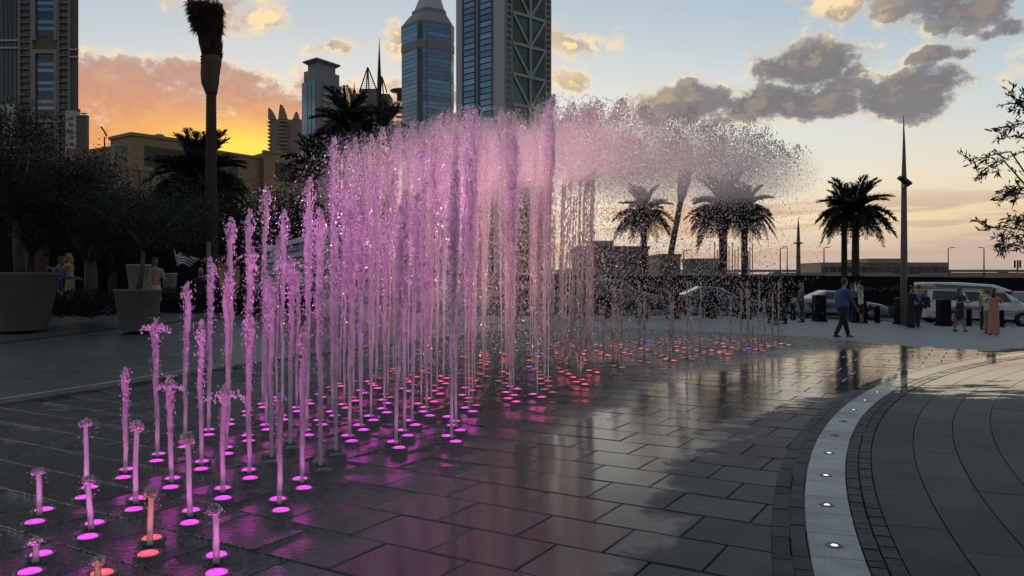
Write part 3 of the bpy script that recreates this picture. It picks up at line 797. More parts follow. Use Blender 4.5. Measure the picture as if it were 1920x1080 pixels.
# ------------------------------------------------------------------ buildings
M_CONC = simple('pale_cladding', (.36, .37, .39), .55, var=.12, scale=.08)
M_CONC2 = simple('grey_cladding', (.20, .20, .21), .6, var=.15, scale=.08)
M_BROWN = simple('brown_cladding', (.10, .085, .08), .6, var=.2, scale=.1)
M_BEIGE = simple('beige_render', (.25, .175, .10), .75, var=.18, scale=.25, bump_s=.1, bump_scale=8)
M_BEIGED = simple('beige_trim', (.24, .165, .09), .75, var=.2, scale=.3)
M_TAUPE = simple('taupe_render', (.28, .22, .18), .7, var=.15, scale=.05)
M_LOUV = simple('dark_louvre', (.025, .024, .026), .5, var=.3, scale=2)
def glass_mat(name, col, rough=.06, spec=.9, metal=.0, var=.35, scale=.15):
    m, nt, out = new_mat(name); p = pos(nt); info = nt.nodes.new('ShaderNodeObjectInfo'); rnd = X(nt, info.outputs['Random'])
    n = noise(nt, p, scale, 4, .6)
    f = ((n - .5) * 1.2 + (rnd - .5) * .8 + .5).cl()
    prin(nt, out, base=mixc(nt, f, tuple(c * (1 - var) for c in col), tuple(c * (1 + var) for c in col)), rough=rough, spec=spec, metal=metal,
         normal=bump(nt, noise(nt, p, .35, 2, .5), .05, .2)); return m
M_GBLUE = glass_mat('blue_glass', (.13, .19, .27), metal=.75)
M_GGREEN = glass_mat('green_glass', (.016, .060, .058), metal=.35)
M_GDARK = glass_mat('dark_glass', (.03, .035, .042), metal=.3)
M_STEELP = simple('painted_steel', (.30, .29, .27), .5, var=.15, scale=.3)
class Face:
    """a vertical building face from ground point A to ground point B (seen from the camera); u runs along it, d sticks out towards the viewer"""
    def __init__(s, A, B, org):
        s.o = Vector((*org, 0)); s.A = Vector((A[0], A[1], 0)); v = Vector((B[0] - A[0], B[1] - A[1], 0)); s.L = v.length; s.t = v.normalized(); s.n = Vector((s.t.y, -s.t.x, 0))
    def corners(s, u0, u1, z0, z1, d0, d1):
        V = []
        for z in (z0, z1):
            for u, d in ((u0, d0), (u1, d0), (u1, d1), (u0, d1)):
                p = s.A + s.t * u + s.n * d - s.o; V.append((p.x, p.y, z))
        return V
    def box(s, mb, u0, u1, z0, z1, d0=-.3, d1=.3):
        return mb.add(s.corners(u0, u1, z0, z1, d0, d1), [(0, 1, 2, 3), (7, 6, 5, 4), (4, 5, 1, 0), (5, 6, 2, 1), (6, 7, 3, 2), (7, 4, 0, 3)])
    def part(s, name, mat, par, *a): return s.box(MB(), *a).build(name, mat, par)
    def bar(s, mb, u0, z0, u1, z1, w, d0, d1):
        v = Vector((u1 - u0, z1 - z0)); k = Vector((-v.y, v.x)).normalized() * w / 2; V = []
        for d in (d0, d1):
            for (u, z) in ((u0 + k.x, z0 + k.y), (u0 - k.x, z0 - k.y), (u1 - k.x, z1 - k.y), (u1 + k.x, z1 + k.y)):
                p = s.A + s.t * u + s.n * d - s.o; V.append((p.x, p.y, z))
        return mb.add(V, [(0, 1, 2, 3), (7, 6, 5, 4), (4, 5, 1, 0), (5, 6, 2, 1), (6, 7, 3, 2), (7, 4, 0, 3)])
def zpx(py, Y): return CAMH + (HZ - py) / FPX * Y
GB = -.9                                               # footing level of far buildings

# ---- white braced tower
Y0 = 440.0; cA = (ax(947, Y0), Y0); cL = (ax(858, 466.0), 466.0); cR = (ax(1033, 463.5), 463.5)
tw = empty('braced_tower', (cA[0], cA[1], GB), 0, 'tall white tower with blue glass strips and cross-braced green glass bays', 'tower')
org = cA; ZT = 205.0
back = (cL[0] + cR[0] - cA[0], cL[1] + cR[1] - cA[1])
MB().prism([(p[0] - org[0], p[1] - org[1]) for p in (cA, cR, back, cL)], 0, ZT).build('core', M_CONC, tw)
fl = Face(cL, cA, org); fr = Face(cA, cR, org)
uL = lambda px: (px - 858) / 89 * fl.L
uR = lambda px: (px - 947) / 86 * fr.L
FH = 3.42
for nm, a, b, m in (('pier', 858, 869.5, M_CONC), ('pier', 929, 947, M_CONC), ('mullion_shaft', 891.5, 895, M_LOUV), ('mullion_shaft', 895, 898, M_CONC2), ('mullion_shaft', 898, 902.5, M_LOUV), ('return_panel', 922.5, 929, M_GDARK)):
    fl.part(nm, m, tw, uL(a), uL(b), 0, ZT + (1 if nm == 'pier' else 0), -.2, 1.2 if nm == 'pier' else .5)
zf = 70.0; k = 0
gb_me = None
while zf < ZT - 4:
    for a, b in ((869.5, 891.5), (902.5, 922.5)):
        fl.part('window', M_GBLUE, tw, uL(a) + .1, uL(b) - .1, zf + .35, zf + FH - .1, .0, .35)
        fl.part('floor_fin', M_LOUV, tw, uL(a), uL(b), zf - .1, zf + .35, .0, .75)
    zf += FH
fl.part('lower_glazing', M_GBLUE, tw, uL(869.5), uL(922.5), 0, 70, 0, .3)
fr.part('pier', M_CONC2, tw, uR(947), uR(960), 0, ZT, -.2, .4); fr.part('pier', M_CONC2, tw, uR(1020), uR(1033), 0, ZT, -.2, .4)
bay = 17.1; z = 66.0
fr.part('curtain_wall', M_GGREEN, tw, uR(960), uR(1020), 0, ZT, .0, .12)
fr.box(MB(), uR(990), uR(993.5), 0, ZT, .1, 1.2).build('centre_post', M_STEELP, tw)
while z < ZT:
    fr.part('brace_beam', M_STEELP, tw, uR(960), uR(1020), z - .8, z + .8, .1, 1.0)
    z1 = min(z + bay, ZT)
    fr.bar(MB(), uR(961.5), z + bay - 1, uR(989.5), z + 1, 1.3, .15, .9).build('diagonal_brace', M_STEELP, tw)
    fr.bar(MB(), uR(994), z + 1, uR(1019), z + bay - 1, 1.3, .15, .9).build('diagonal_brace', M_STEELP, tw)
    z += bay
z = 84.0
while z < ZT - 3:
    for a, b in ((950, 957), (1023.5, 1030)):
        fr.part('window', M_GDARK, tw, uR(a), uR(b), z, z + 2.1, .3, .46)
    z += 3.42

# ---- blue octagonal tower
Yb = 600.0; s_ = Yb / 420
P = [(753, 432), (783, 421), (801, 420), (845, 427), (851, 433), (851, 458), (753, 458)]
bp = [(ax(px, y * s_), y * s_) for px, y in P]; org = bp[2]
tw = empty('blue_glass_tower', (org[0], org[1], GB), 0, 'octagonal blue glass tower with stepped grey crown', 'tower')
zt = zpx(37, Yb)
MB().prism([(a - org[0], b - org[1]) for a, b in bp], 0, zt).build('core', M_CONC2, tw)
faces = [Face(bp[i], bp[i + 1], org) for i in range(4)]
zs = zpx(250, Yb); fh = 3.25
for i, f in enumerate(faces):
    z = zs
    f.part('lower_glazing', M_GBLUE, tw, .6, f.L - .6, 0, zs - .4, -.1, .2)
    while z < zt - 2:
        if not (zpx(72, Yb) > z > zpx(86, Yb)):
            if i == 1:
                for a, b in ((.06, .46), (.54, .94)): f.part('window', M_GDARK if a < .5 else M_GBLUE, tw, f.L * a, f.L * b, z + .25, z + fh - .25, -.1, .22)
            else: f.part('window', M_GBLUE, tw, .6, f.L - .6, z + .25, z + fh - .2, -.1, .2)
        z += fh
    f.part('refuge_band', M_CONC2, tw, .05, f.L - .05, zpx(86, Yb), zpx(71, Yb), -.1, .5)
ctr = (sum(p[0] for p in bp[:5]) / 5 - org[0], sum(p[1] for p in bp) / 7 - org[1])
def ins(k): return [((a - org[0] - ctr[0]) * k + ctr[0], (b - org[1] - ctr[1]) * k + ctr[1]) for a, b in bp]
MB().prism(ins(1.015), zt, zt + 1.2).build('parapet', M_CONC2, tw)
MB().prism(ins(1.0), zt + 1.2, zpx(13, Yb), ins(.72)).build('crown', M_CONC2, tw)
MB().prism(ins(.66), zpx(13, Yb), zpx(4, Yb)).build('crown_drum', M_CONC2, tw)
MB().prism(ins(.60), zpx(4, Yb), zpx(-22, Yb), ins(.42)).build('crown_cap', M_CONC, tw)

# ---- slab tower with winged roof pavilion
Ys = 550.0; q = [(566, 556), (593, 545), (640, 566), (612, 585)]
bp = [(ax(px, y), y) for px, y in q]; org = bp[1]
tw = empty('winged_roof_tower', (org[0], org[1], GB), 0, 'grey office tower with flared roof pavilion and banded balconies', 'tower')
MB().prism([(a - org[0], b - org[1]) for a, b in bp], 0, zpx(150, Ys)).build('core', M_CONC2, tw)
ctr = (sum(p[0] for p in bp) / 4 - org[0], sum(p[1] for p in bp) / 4 - org[1])
def ins(k): return [((a - org[0] - ctr[0]) * k + ctr[0], (b - org[1] - ctr[1]) * k + ctr[1]) for a, b in bp]
MB().prism(ins(.90), zpx(150, Ys), zpx(128, Ys)).build('upper_storeys', M_CONC2, tw)
MB().prism(ins(.70), zpx(128, Ys), zpx(114, Ys)).build('pavilion', M_CONC2, tw)
MB().prism(ins(.74), zpx(114, Ys), zpx(110, Ys), ins(1.0)).build('roof_wing', M_CONC2, tw)
MB().prism(ins(1.0), zpx(110, Ys), zpx(107.5, Ys), ins(.92)).build('roof_plate', M_CONC2, tw)
f = Face(bp[0], bp[1], org); g_ = Face(bp[1], bp[2], org)
for a, b in ((.03, .40), (.44, .68), (.72, .97)): f.part('glazing_strip', M_GBLUE, tw, f.L * a, f.L * b, 2, zpx(152, Ys), 0, .4)
z = zpx(262, Ys); fh = (zpx(152, Ys) - z) / 9
for k in range(9):
    for a, b in ((.22, .44), (.47, .76)):
        g_.part('balcony', M_CONC, tw, g_.L * a, g_.L * b, z + fh * .15, z + fh * .45, 0, 1.6); g_.part('window', M_GDARK, tw, g_.L * a, g_.L * b, z + fh * .45, z + fh, 0, .2)
    z += fh

# ---- crown-topped tower in the glow
Yc = 720.0; X0, X1 = ax(503, Yc), ax(568, Yc); org = ((X0 + X1) / 2, Yc); hw = (X1 - X0) / 2
tw = empty('petal_crown_tower', (org[0], org[1], GB), 0, 'hazy brown residential tower with curved petal crown', 'tower')
MB().b2(-hw * .92, hw, 0, 24, 0, zpx(222, Yc)).build('core', M_TAUPE, tw)
zb = zpx(222, Yc)
for (a, b, c, h) in ((-1.0, -.55, -1.0, 200), (-.42, .10, -.30, 193), (.42, .78, .62, 207)):
    pts = [(a * hw, zb), (b * hw, zb)]; zt_ = zpx(h, Yc)
    for t in (0.25, .5, .75): pts.append((b * hw + (c - b) * hw * t ** 1.0, zb + (zt_ - zb) * (1 - (1 - t) ** 1.8)))
    pts.append((c * hw, zt_)); pts.append((a * hw + (c - a) * hw * .5, zb + (zt_ - zb) * .62))
    V = [(x, y, z) for y in (-.8, 3.0) for x, z in pts]; n = len(pts)
    MB().add(V, [tuple(range(n)), tuple(reversed(range(n, 2 * n)))] + [(i, n + i, n + (i + 1) % n, (i + 1) % n) for i in range(n)]).build('petal', M_TAUPE, tw)
MB().b2(-.36 * hw, .16 * hw, -2.0, .5, 0, zpx(228, Yc)).build('centre_bay', M_TAUPE, tw)
for k in range(10):
    z = zpx(292, Yc) + k * 3.4
    MB().lathe([(.26 * hw, 0), (.28 * hw, .3), (.28 * hw, 1.3), (.26 * hw, 1.3)], 14, (-.10 * hw, -1.2, z)).build('balcony', M_TAUPE, tw)
    MB().b2(-hw * 1.02, -hw * .86, -1.2, 6, z, z + 1.3).build('balcony', M_TAUPE, tw)

# ---- spire towers
Yp = 640.0
def X_(px): return ax(px, Yp)
org = (X_(700), Yp)
tw = empty('spire_tower', (org[0], org[1], GB), 0, 'dark tower with two open triangular roof frames and tall needle spire', 'tower')
def rx(px): return X_(px) - org[0]
MB().b2(rx(675), rx(708), 0, 20, 0, zpx(164, Yp)).build('core', M_CONC2, tw)
MB().b2(rx(656), rx(676), 2, 22, 0, zpx(172, Yp)).build('side_block', M_CONC2, tw)
MB().b2(rx(706), rx(729), 3, 22, 0, zpx(172, Yp)).build('side_block', M_CONC2, tw)
for (pa, pb, pt, yb, yt) in ((674, 709, 687, 172, 120), (707, 726, 714, 172, 138)):
    A, B, C = Vector((rx(pa), -1, zpx(yb, Yp))), Vector((rx(pb), -1, zpx(yb, Yp))), Vector((rx(pt), 6, zpx(yt, Yp))); D = Vector((rx(pt), 14, zpx(yb, Yp)))
    m_ = MB()
    for a, b in ((A, C), (B, C), (D, C), (Vector((rx(pt), -1, A.z)), C)): m_.tube([a, b], .55, 5)
    m_.build('roof_frame', M_LOUV, tw)
    for k in range(1, 13):
        t = k / 14
        if pt < 700 and k % 1 == 0: MB().tube([A.lerp(C, t), B.lerp(C, t)], .16, 4).build('frame_louvre', M_LOUV, tw)
MB().tube([(rx(711.5), -1, zpx(260, Yp)), (rx(711.5), -1, zpx(150, Yp)), (rx(711.5), -1, zpx(105, Yp)), (rx(711.5), -1, zpx(70, Yp))], [2.0, 1.7, .8, .12], 8).build('spire', M_LOUV, tw)
MB().tube([(rx(662), 5, zpx(176, Yp)), (rx(662), 5, zpx(165, Yp)), (rx(662), 5, zpx(162, Yp)), (rx(662), 5, zpx(148, Yp))], [1.6, 1.2, .5, .15], 8).build('finial', M_LOUV, tw)
for k in range(9):
    z = zpx(168, Yp) - 4.2 * (k + 1)
    MB().b2(rx(673), rx(690), -1.6, .3, z, z + 1.5).build('balcony', M_CONC, tw)
org = (X_(742), Yp + 12)
tw = empty('disc_roof_tower', (org[0], org[1], GB), 0, 'dark stepped apartment tower with round disc roof beside the blue tower', 'tower')
MB().b2(rx(735) - (org[0] - X_(700)), rx(760) - (org[0] - X_(700)), 0, 20, 0, zpx(176, Yp)).build('core', M_CONC2, tw)
MB().b2(rx(722) - (org[0] - X_(700)), rx(738) - (org[0] - X_(700)), 3, 20, 0, zpx(182, Yp)).build('side_block', M_CONC2, tw)
MB().lathe([(4.2, zpx(176, Yp)), (4.2, zpx(162, Yp)), (9.6, zpx(159, Yp)), (10, zpx(157.5, Yp)), (9, zpx(156, Yp))], 24, (2.2, 8, 0)).build('disc_roof', M_CONC2, tw)
MB().tube([(2.2, 8, zpx(156, Yp)), (2.2, 8, zpx(148, Yp))], .2, 5).build('aerial', M_LOUV, tw)
for k in range(10):
    z = zpx(186, Yp) - 4.0 * (k + 1); MB().b2(-1.5, 4.0, -2.0, .2, z, z + 1.6).build('balcony', M_CONC, tw); MB().b2(-8.3, -3, 1.2, 3.2, z + .6, z + 2.0).build('balcony', M_CONC2, tw)

# ---- residential tower on the left
Yl = 400.0; org = (ax(86, Yl), Yl)
def lx(px): return ax(px, Yl) - org[0]
tw = empty('residential_tower', (org[0], org[1], GB), 0, 'dark high-rise apartment tower with balcony columns and white podium blocks', 'tower')
MB().prism([(lx(-70), 0), (lx(147), 0), (ax(145, 430) - org[0], 30), (ax(-40, 430) - org[0], 30)], 0, 175).build('core', M_BROWN, tw)
fc = Face((ax(-70, Yl), Yl), (ax(180, Yl), Yl), org)
def lu(px): return ax(px, Yl) - ax(-70, Yl)
for a, b in ((36, 40), (59, 63), (110, 113), (130, 133)): fc.part('pilaster', M_CONC2, tw, lu(a), lu(b), 0, 175, -.2, 1.2)
fh = 3.30; z0 = zpx(300, Yl)
for k in range(32):
    z = z0 + k * fh
    for a, b in ((40, 59), (113, 130)):
        fc.part('balcony', M_CONC2, tw, lu(a), lu(b), z, z + .35, 0, 1.5)
        mb_ = MB(); fc.box(mb_, lu(a), lu(b), z + 1.05, z + 1.15, 1.35, 1.45)
        for j in range(5): u = lu(a) + (lu(b) - lu(a)) * (j + .5) / 5; fc.box(mb_, u - .05, u + .05, z + .35, z + 1.05, 1.36, 1.44)
        mb_.build('railing', M_CONC2, tw)
        for j in (0, 1): w_ = (lu(b) - lu(a)); fc.part('window', M_GDARK, tw, lu(a) + w_ * (.1 + .45 * j), lu(a) + w_ * (.45 + .45 * j), z + .5, z + 2.6, -.1, .1)
for z0_, z1_, n in ((zpx(66, Yl), 175, 16), (zpx(250, Yl), zpx(98, Yl), 13)):
    fc.part('bay_frame', M_CONC2, tw, lu(63), lu(69), z0_ - 2, z1_ + 2, -.1, 1.6); fc.part('bay_frame', M_CONC2, tw, lu(104), lu(110), z0_ - 2, z1_ + 2, -.1, 1.6)
    fc.part('bay_sill', M_CONC2, tw, lu(69), lu(104), z1_, z1_ + 2, -.1, 1.6)
    for k in range(n):
        za = z0_ + (z1_ - z0_) * k / n; hh = (z1_ - z0_) / n
        fc.part('window', M_GBLUE if k % 3 else M_GDARK, tw, lu(69), lu(104), za + .3, za + hh * .62, 0, .3); fc.part('spandrel', M_GDARK, tw, lu(69), lu(104), za + hh * .62, za + hh + .3, 0, .4)
for yb in (75, 89): fc.part('string_course', M_CONC, tw, lu(-70), lu(36), zpx(yb, Yl), zpx(yb, Yl) + .8, -.1, 1.4); fc.part('string_course', M_CONC, tw, lu(133), lu(148), zpx(yb + 17, Yl), zpx(yb + 17, Yl) + .8, -.1, 1.4)
for k in range(4): fc.part('recess_glazing', M_GDARK, tw, lu(2 + k * 8), lu(7 + k * 8), 10, 175, -.1, .25)
MB().b2(lx(131), lx(151), -4, -.5, 0, zpx(207, Yl)).build('podium_block', M_CONC, tw); MB().b2(lx(151), lx(169), -3.6, -1, 0, zpx(217, Yl)).build('podium_wing', M_BROWN, tw)
MB().b2(lx(150.5), lx(170), -4.2, -1, zpx(217, Yl), zpx(215, Yl)).build('podium_coping', M_CONC, tw)
MB().b2(lx(131), lx(153), -3.5, -1, zpx(207, Yl), zpx(203, Yl)).build('podium_coping', M_BROWN, tw); MB().b2(lx(156), lx(166), -3, -1, zpx(211.5, Yl), zpx(210.5, Yl)).build('pergola', M_BROWN, tw)
MB().b2(lx(-60), lx(36), -4, -.5, 0, zpx(195, Yl)).build('podium_block', M_CONC, tw); MB().b2(lx(-60), lx(13), -4.5, -1, 0, zpx(203, Yl)).build('podium_panel', M_BROWN, tw)
for a in (138.5, 20.5):
    for k in range(5):
        zc = zpx(222 + k * 12, Yl); MB().b2(lx(a), lx(a + 6.5), -4.15, -3.9, zc - .8, zc + .8).build('window', M_GDARK, tw)

# ---- beige block
Ye = 120.0
def bpt(px, Y): return (ax(px, Y), Y)
c0, cr, cl_ = bpt(247, 120), bpt(352, 126.5), bpt(207, 124)
zr = zpx(243, 120)
org = c0
bb = empty('beige_block', (c0[0], c0[1], GB), 0, 'low beige building with dark window panels and raised corner block', 'building')
def poly_block(name, pts, z0, z1, mat): return MB().prism([(a - org[0], b - org[1]) for a, b in pts], z0, z1).build(name, mat, bb)
bk = (cr[0] + cl_[0] - c0[0], cr[1] + cl_[1] - c0[1])
poly_block('corner_block', [c0, cr, bk, cl_], 0, zr, M_BEIGE)
fa, fb = Face(cl_, c0, org), Face(c0, cr, org)
for f in (fa, fb): f.part('parapet', M_BEIGED, bb, -.2, f.L + .2, zr, zr + .5, -.6, .25); f.part('cornice', M_BEIGED, bb, -.1, f.L + .1, zr - 5.1, zr - 4.6, -.4, .25)
fa.part('window', M_LOUV, bb, fa.L * .20, fa.L * .78, zr - 4.2, zr - 1.2, -.1, .06); fb.part('window', M_LOUV, bb, fb.L * .22, fb.L * .98, zr - 4.4, zr - 1.3, -.1, .06)
fa.part('window', M_LOUV, bb, fa.L * .1, fa.L * .92, zr - 10, zr - 5.4, -.1, .06)
for k in range(5): fb.part('mullion', M_BROWN, bb, fb.L * (.12 + k * .19), fb.L * (.145 + k * .19), zr - 13.5, zr - 5.1, 0, .2)
fb.part('dark_band', M_LOUV, bb, fb.L * .1, fb.L, zr - 10.6, zr - 9.2, 0, .3)
MB().ball((2.6, 3.6, zr + .3), (.95, .95, .62), 14, 8).build('dome', M_CONC2, bb)
# right wing
r0, r1 = bpt(352, 126.5), bpt(497, 139.0); zw = zpx(267, 126.5)
poly_block('right_wing', [r0, r1, (r1[0] - 9, r1[1] + 10), (r0[0] - 9, r0[1] + 10)], 0, zw, M_BEIGE); f = Face(r0, r1, org)
f.part('parapet', M_BEIGED, bb, -.1, f.L, zw, zw + .4, -.5, .2)
for a, b in ((.12, .26), (.34, .47), (.50, .62)):
    f.part('window', M_LOUV, bb, f.L * a, f.L * b, zw - 4.6, zw - 1.3, -.1, .08); f.part('window', M_LOUV, bb, f.L * a, f.L * b, zw - 9.6, zw - 6.8, -.1, .08)
f.part('cornice', M_BEIGED, bb, 0, f.L, zw - 5.9, zw - 5.5, -.1, .15)
for u in (.70, .97): f.part('wall_light', M_BROWN, bb, f.L * u, f.L * u + .5, zw - 6.3, zw - 5.6, 0, .5); f.part('wall_light', M_BROWN, bb, f.L * u, f.L * u + .5, zw - 2.0, zw - 1.4, 0, .5)
e0, e1 = bpt(495, 137.5), bpt(600, 146.0); ze = zpx(276, 137.5)
poly_block('end_block', [e0, e1, (e1[0] - 9, e1[1] + 10), (e0[0] - 9, e0[1] + 10)], 0, ze, M_BEIGE); f = Face(e0, e1, org)
f.part('parapet', M_BEIGED, bb, -.1, f.L, ze, ze + .4, -.5, .2); f.part('window', M_LOUV, bb, f.L * .2, f.L * .62, ze - 4.6, ze - 1.4, -.1, .08)
for k in range(6): f.part('mullion', M_BROWN, bb, f.L * (.1 + k * .13), f.L * (.12 + k * .13), ze - 11, ze - 6.3, 0, .2)
# left wing
l0, l1 = bpt(112, 134.0), bpt(210, 126.0); zl = zpx(268, 126.0)
poly_block('left_wing', [l0, l1, (l1[0] + 6, l1[1] + 10), (l0[0] + 6, l0[1] + 10)], 0, zl, M_BEIGE); f = Face(l0, l1, org)
f.part('parapet', M_BEIGED, bb, 0, f.L, zl, zl + .4, -.5, .2)
f.part('end_pavilion', M_BEIGE, bb, f.L * .08, f.L * .42, 0, zl + .7, -4, .6)
f.part('window', M_LOUV, bb, f.L * .16, f.L * .34, zl - 4.5, zl - 1.2, .5, .68)
for k in range(4): f.part('window', M_LOUV, bb, f.L * (.48 + k * .13), f.L * (.575 + k * .13), zl - 4.6, zl - .7, -.1, .1)

# ---- low buildings beyond the road on the right
def block(name, label, px0, px1, py_top, Y, mat, depth=10, extras=None, cat='building'):
    xa, xb = ax(px0, Y), ax(px1, Y); o = empty(name, ((xa + xb) / 2, Y, GB), 0, label, cat); w = (xb - xa) / 2; zt = zpx(py_top, Y) - GB
    MB().b2(-w, w, 0, depth, 0, zt).build('wall', mat, o); MB().b2(-w - .15, w + .15, -.15, depth + .15, zt, zt + .35).build('parapet', mat, o)
    return o, w, zt
o, w, zt = block('brown_depot', 'brown flat-roofed building with pale roof box behind the spray', 1083, 1216, 467, 95, M_BROWN)
MB().b2(-w * .62, w * .08, 2, 6, zt + .35, zt + 1.1).build('roof_box', M_CONC2, o)
for k in range(6): MB().b2(-w + 1 + k * 1.3, -w + 1.8 + k * 1.3, -.12, .1, zt - 2.2, zt - 1.0).build('window', M_GDARK, o)
o, w, zt = block('small_hut', 'small dark hut between the spray-veiled palms', 1236, 1276, 481, 110, M_BROWN); MB().b2(-w * .6, w * .5, -.1, .1, zt - 1.6, zt - .7).build('window', M_GDARK, o)
o, w, zt = block('green_container', 'grey-green site container behind the date palms', 1296, 1352, 491, 80, simple('green_grey_paint', (.10, .12, .11), .6), 4)
for k in range(8): MB().b2(-w + .3 + k * .36, -w + .5 + k * .36, -.06, .05, .3, zt - .2).build('rib', MATS['green_grey_paint'], o)
o, w, zt = block('long_building', 'long low beige building with arched bays on the horizon', 1540, 1778, 494, 260, M_TAUPE, 20)
MB().b2(-w * .30, w * .32, -1, 16, zt, zt + 1.6).build('raised_storey', M_TAUPE, o)
for k in range(16):
    x = -w + w * 2 * (k + .5) / 16; MB().b2(x - 1.0, x + 1.0, -.25, .1, 2.4, zt - 1.0).build('bay_opening', M_GDARK, o)
    if k % 2: MB().b2(x - .7, x + .7, -.35, .1, 3.2, 4.2).build('blind', M_BEIGED, o)
MB().b2(w * .52, w * .64, -2, -.3, 2.5, 4.6).build('kiosk', M_CONC, o)
bw = empty('boundary_wall', (ax(1500, 130), 130, GB), 0, 'long pale boundary wall running behind the black hoarding', 'wall')
for k in range(40):
    x0 = -60 + k * 5; MB().b2(x0, x0 + 4.96, 0, .4, 0, zpx(511, 130) - GB - (k % 5 == 0) * .25).build('wall_panel', M_TAUPE if k % 4 else M_CONC2, bw)
fy = empty('far_viaduct', (60, 420, GB), 0, 'pale elevated road on the horizon behind the lamp posts', 'viaduct')
MB().b2(-50, 380, 0, 8, zpx(510, 420) - GB, zpx(505.5, 420) - GB).build('deck', M_CONC2, fy)
for k in range(14): MB().b2(-40 + k * 30, -38 + k * 30, 1, 7, 0, zpx(510, 420) - GB - .01).build('pier', M_CONC2, fy)
# ------------------------------------------------------------------ vegetation
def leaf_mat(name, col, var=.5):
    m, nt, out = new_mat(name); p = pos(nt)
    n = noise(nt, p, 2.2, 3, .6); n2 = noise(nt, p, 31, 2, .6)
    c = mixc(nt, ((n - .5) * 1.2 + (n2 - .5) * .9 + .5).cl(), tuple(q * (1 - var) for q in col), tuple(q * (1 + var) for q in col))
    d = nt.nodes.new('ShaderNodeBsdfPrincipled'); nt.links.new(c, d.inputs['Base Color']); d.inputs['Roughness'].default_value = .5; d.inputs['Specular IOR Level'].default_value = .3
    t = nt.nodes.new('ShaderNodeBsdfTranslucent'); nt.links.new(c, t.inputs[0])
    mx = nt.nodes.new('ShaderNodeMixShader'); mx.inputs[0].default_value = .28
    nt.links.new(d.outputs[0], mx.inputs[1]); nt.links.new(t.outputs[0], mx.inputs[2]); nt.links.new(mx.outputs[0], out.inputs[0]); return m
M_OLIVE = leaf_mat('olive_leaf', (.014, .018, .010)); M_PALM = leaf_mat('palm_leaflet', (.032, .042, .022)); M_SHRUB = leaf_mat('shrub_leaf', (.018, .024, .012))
M_DRY = leaf_mat('dry_palm_leaf', (.045, .034, .024))
M_BARK = simple('olive_bark', (.085, .068, .052), .85, var=.4, scale=6, bump_s=.8, bump_scale=18)
M_PBARK = simple('palm_bark', (.055, .042, .032), .9, var=.4, scale=5, bump_s=.8, bump_scale=14)
M_SOIL = simple('planter_soil', (.04, .03, .022), .95, var=.4, scale=12, bump_s=.6)
M_SACK = simple('hessian_wrap', (.075, .060, .045), .95, var=.3, scale=5, bump_s=.6, bump_scale=50)
def leaves(C, D, L, W, droop=.0):
    """diamond leaves: centres C, directions D, lengths, widths (folded slightly along the midrib)"""
    n = len(C); D = D / np.linalg.norm(D, axis=1, keepdims=True)
    up = rng.normal(0, 1, (n, 3)); S = np.cross(D, up); S /= np.linalg.norm(S, axis=1, keepdims=True) + 1e-9; U = np.cross(S, D)
    L = np.broadcast_to(L, n)[:, None]; W = np.broadcast_to(W, n)[:, None]
    a = C; b = C + D * L * .45 + S * W * .5 + U * W * .12; c = C + D * L - U * L * droop; d = C + D * L * .45 - S * W * .5 + U * W * .12
    V = np.stack([a, b, c, d], 1).reshape(-1, 3); i = np.arange(n)[:, None] * 4
    return V, np.concatenate([i + np.array([[0, 1, 2]]), i + np.array([[0, 2, 3]])])
def branching(base, h, spread, nlimb, seed, lean=(0, 0), r0=.09, fork=.35):
    """tapered trunk with forking limbs; returns tube list and twig tips"""
    rr = random.Random(seed); tubes, tips = [], []
    top = Vector((base[0] + lean[0], base[1] + lean[1], base[2] + h * fork))
    mid = Vector(base).lerp(top, .5) + Vector((rr.uniform(-.08, .08), rr.uniform(-.08, .08), 0))
    tubes.append(([Vector(base), mid, top], [r0 * 1.35, r0, r0 * .82]))
    for i in range(nlimb):
        a = 2 * math.pi * (i + rr.uniform(-.3, .3)) / nlimb; rad = spread * rr.uniform(.55, 1.0); hz = h * rr.uniform(.55, .95)
        e = Vector((base[0] + lean[0] + rad * math.cos(a), base[1] + lean[1] + rad * math.sin(a), base[2] + hz))
        m1 = top.lerp(e, .45) + Vector((rr.uniform(-.12, .12), rr.uniform(-.12, .12), .12))
        tubes.append(([top - Vector((0, 0, .1)), m1, e], [r0 * .62, r0 * .38, r0 * .14])); tips.append(e)
        for k in range(4):
            st = top.lerp(e, rr.uniform(.35, .9)); a2 = a + rr.uniform(-1.3, 1.3); ln = spread * rr.uniform(.25, .6)
            e2 = st + Vector((ln * math.cos(a2), ln * math.sin(a2), rr.uniform(-.1, .55) * ln + .1))
            tubes.append(([st, st.lerp(e2, .5) + Vector((0, 0, .05)), e2], [r0 * .26, r0 * .17, r0 * .06])); tips += [e2, st.lerp(e2, .55)]
    return tubes, tips
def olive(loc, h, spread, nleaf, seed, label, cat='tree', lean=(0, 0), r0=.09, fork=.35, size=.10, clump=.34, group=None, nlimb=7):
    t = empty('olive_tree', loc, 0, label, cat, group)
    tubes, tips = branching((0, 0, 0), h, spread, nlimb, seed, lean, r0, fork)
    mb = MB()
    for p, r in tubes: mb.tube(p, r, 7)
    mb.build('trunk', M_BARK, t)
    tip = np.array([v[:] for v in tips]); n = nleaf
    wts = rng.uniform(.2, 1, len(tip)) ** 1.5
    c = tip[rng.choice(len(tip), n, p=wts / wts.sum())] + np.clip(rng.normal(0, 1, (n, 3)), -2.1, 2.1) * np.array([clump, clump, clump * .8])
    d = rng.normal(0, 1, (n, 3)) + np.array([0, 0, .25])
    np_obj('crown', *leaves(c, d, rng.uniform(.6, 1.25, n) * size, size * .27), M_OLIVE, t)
    return t
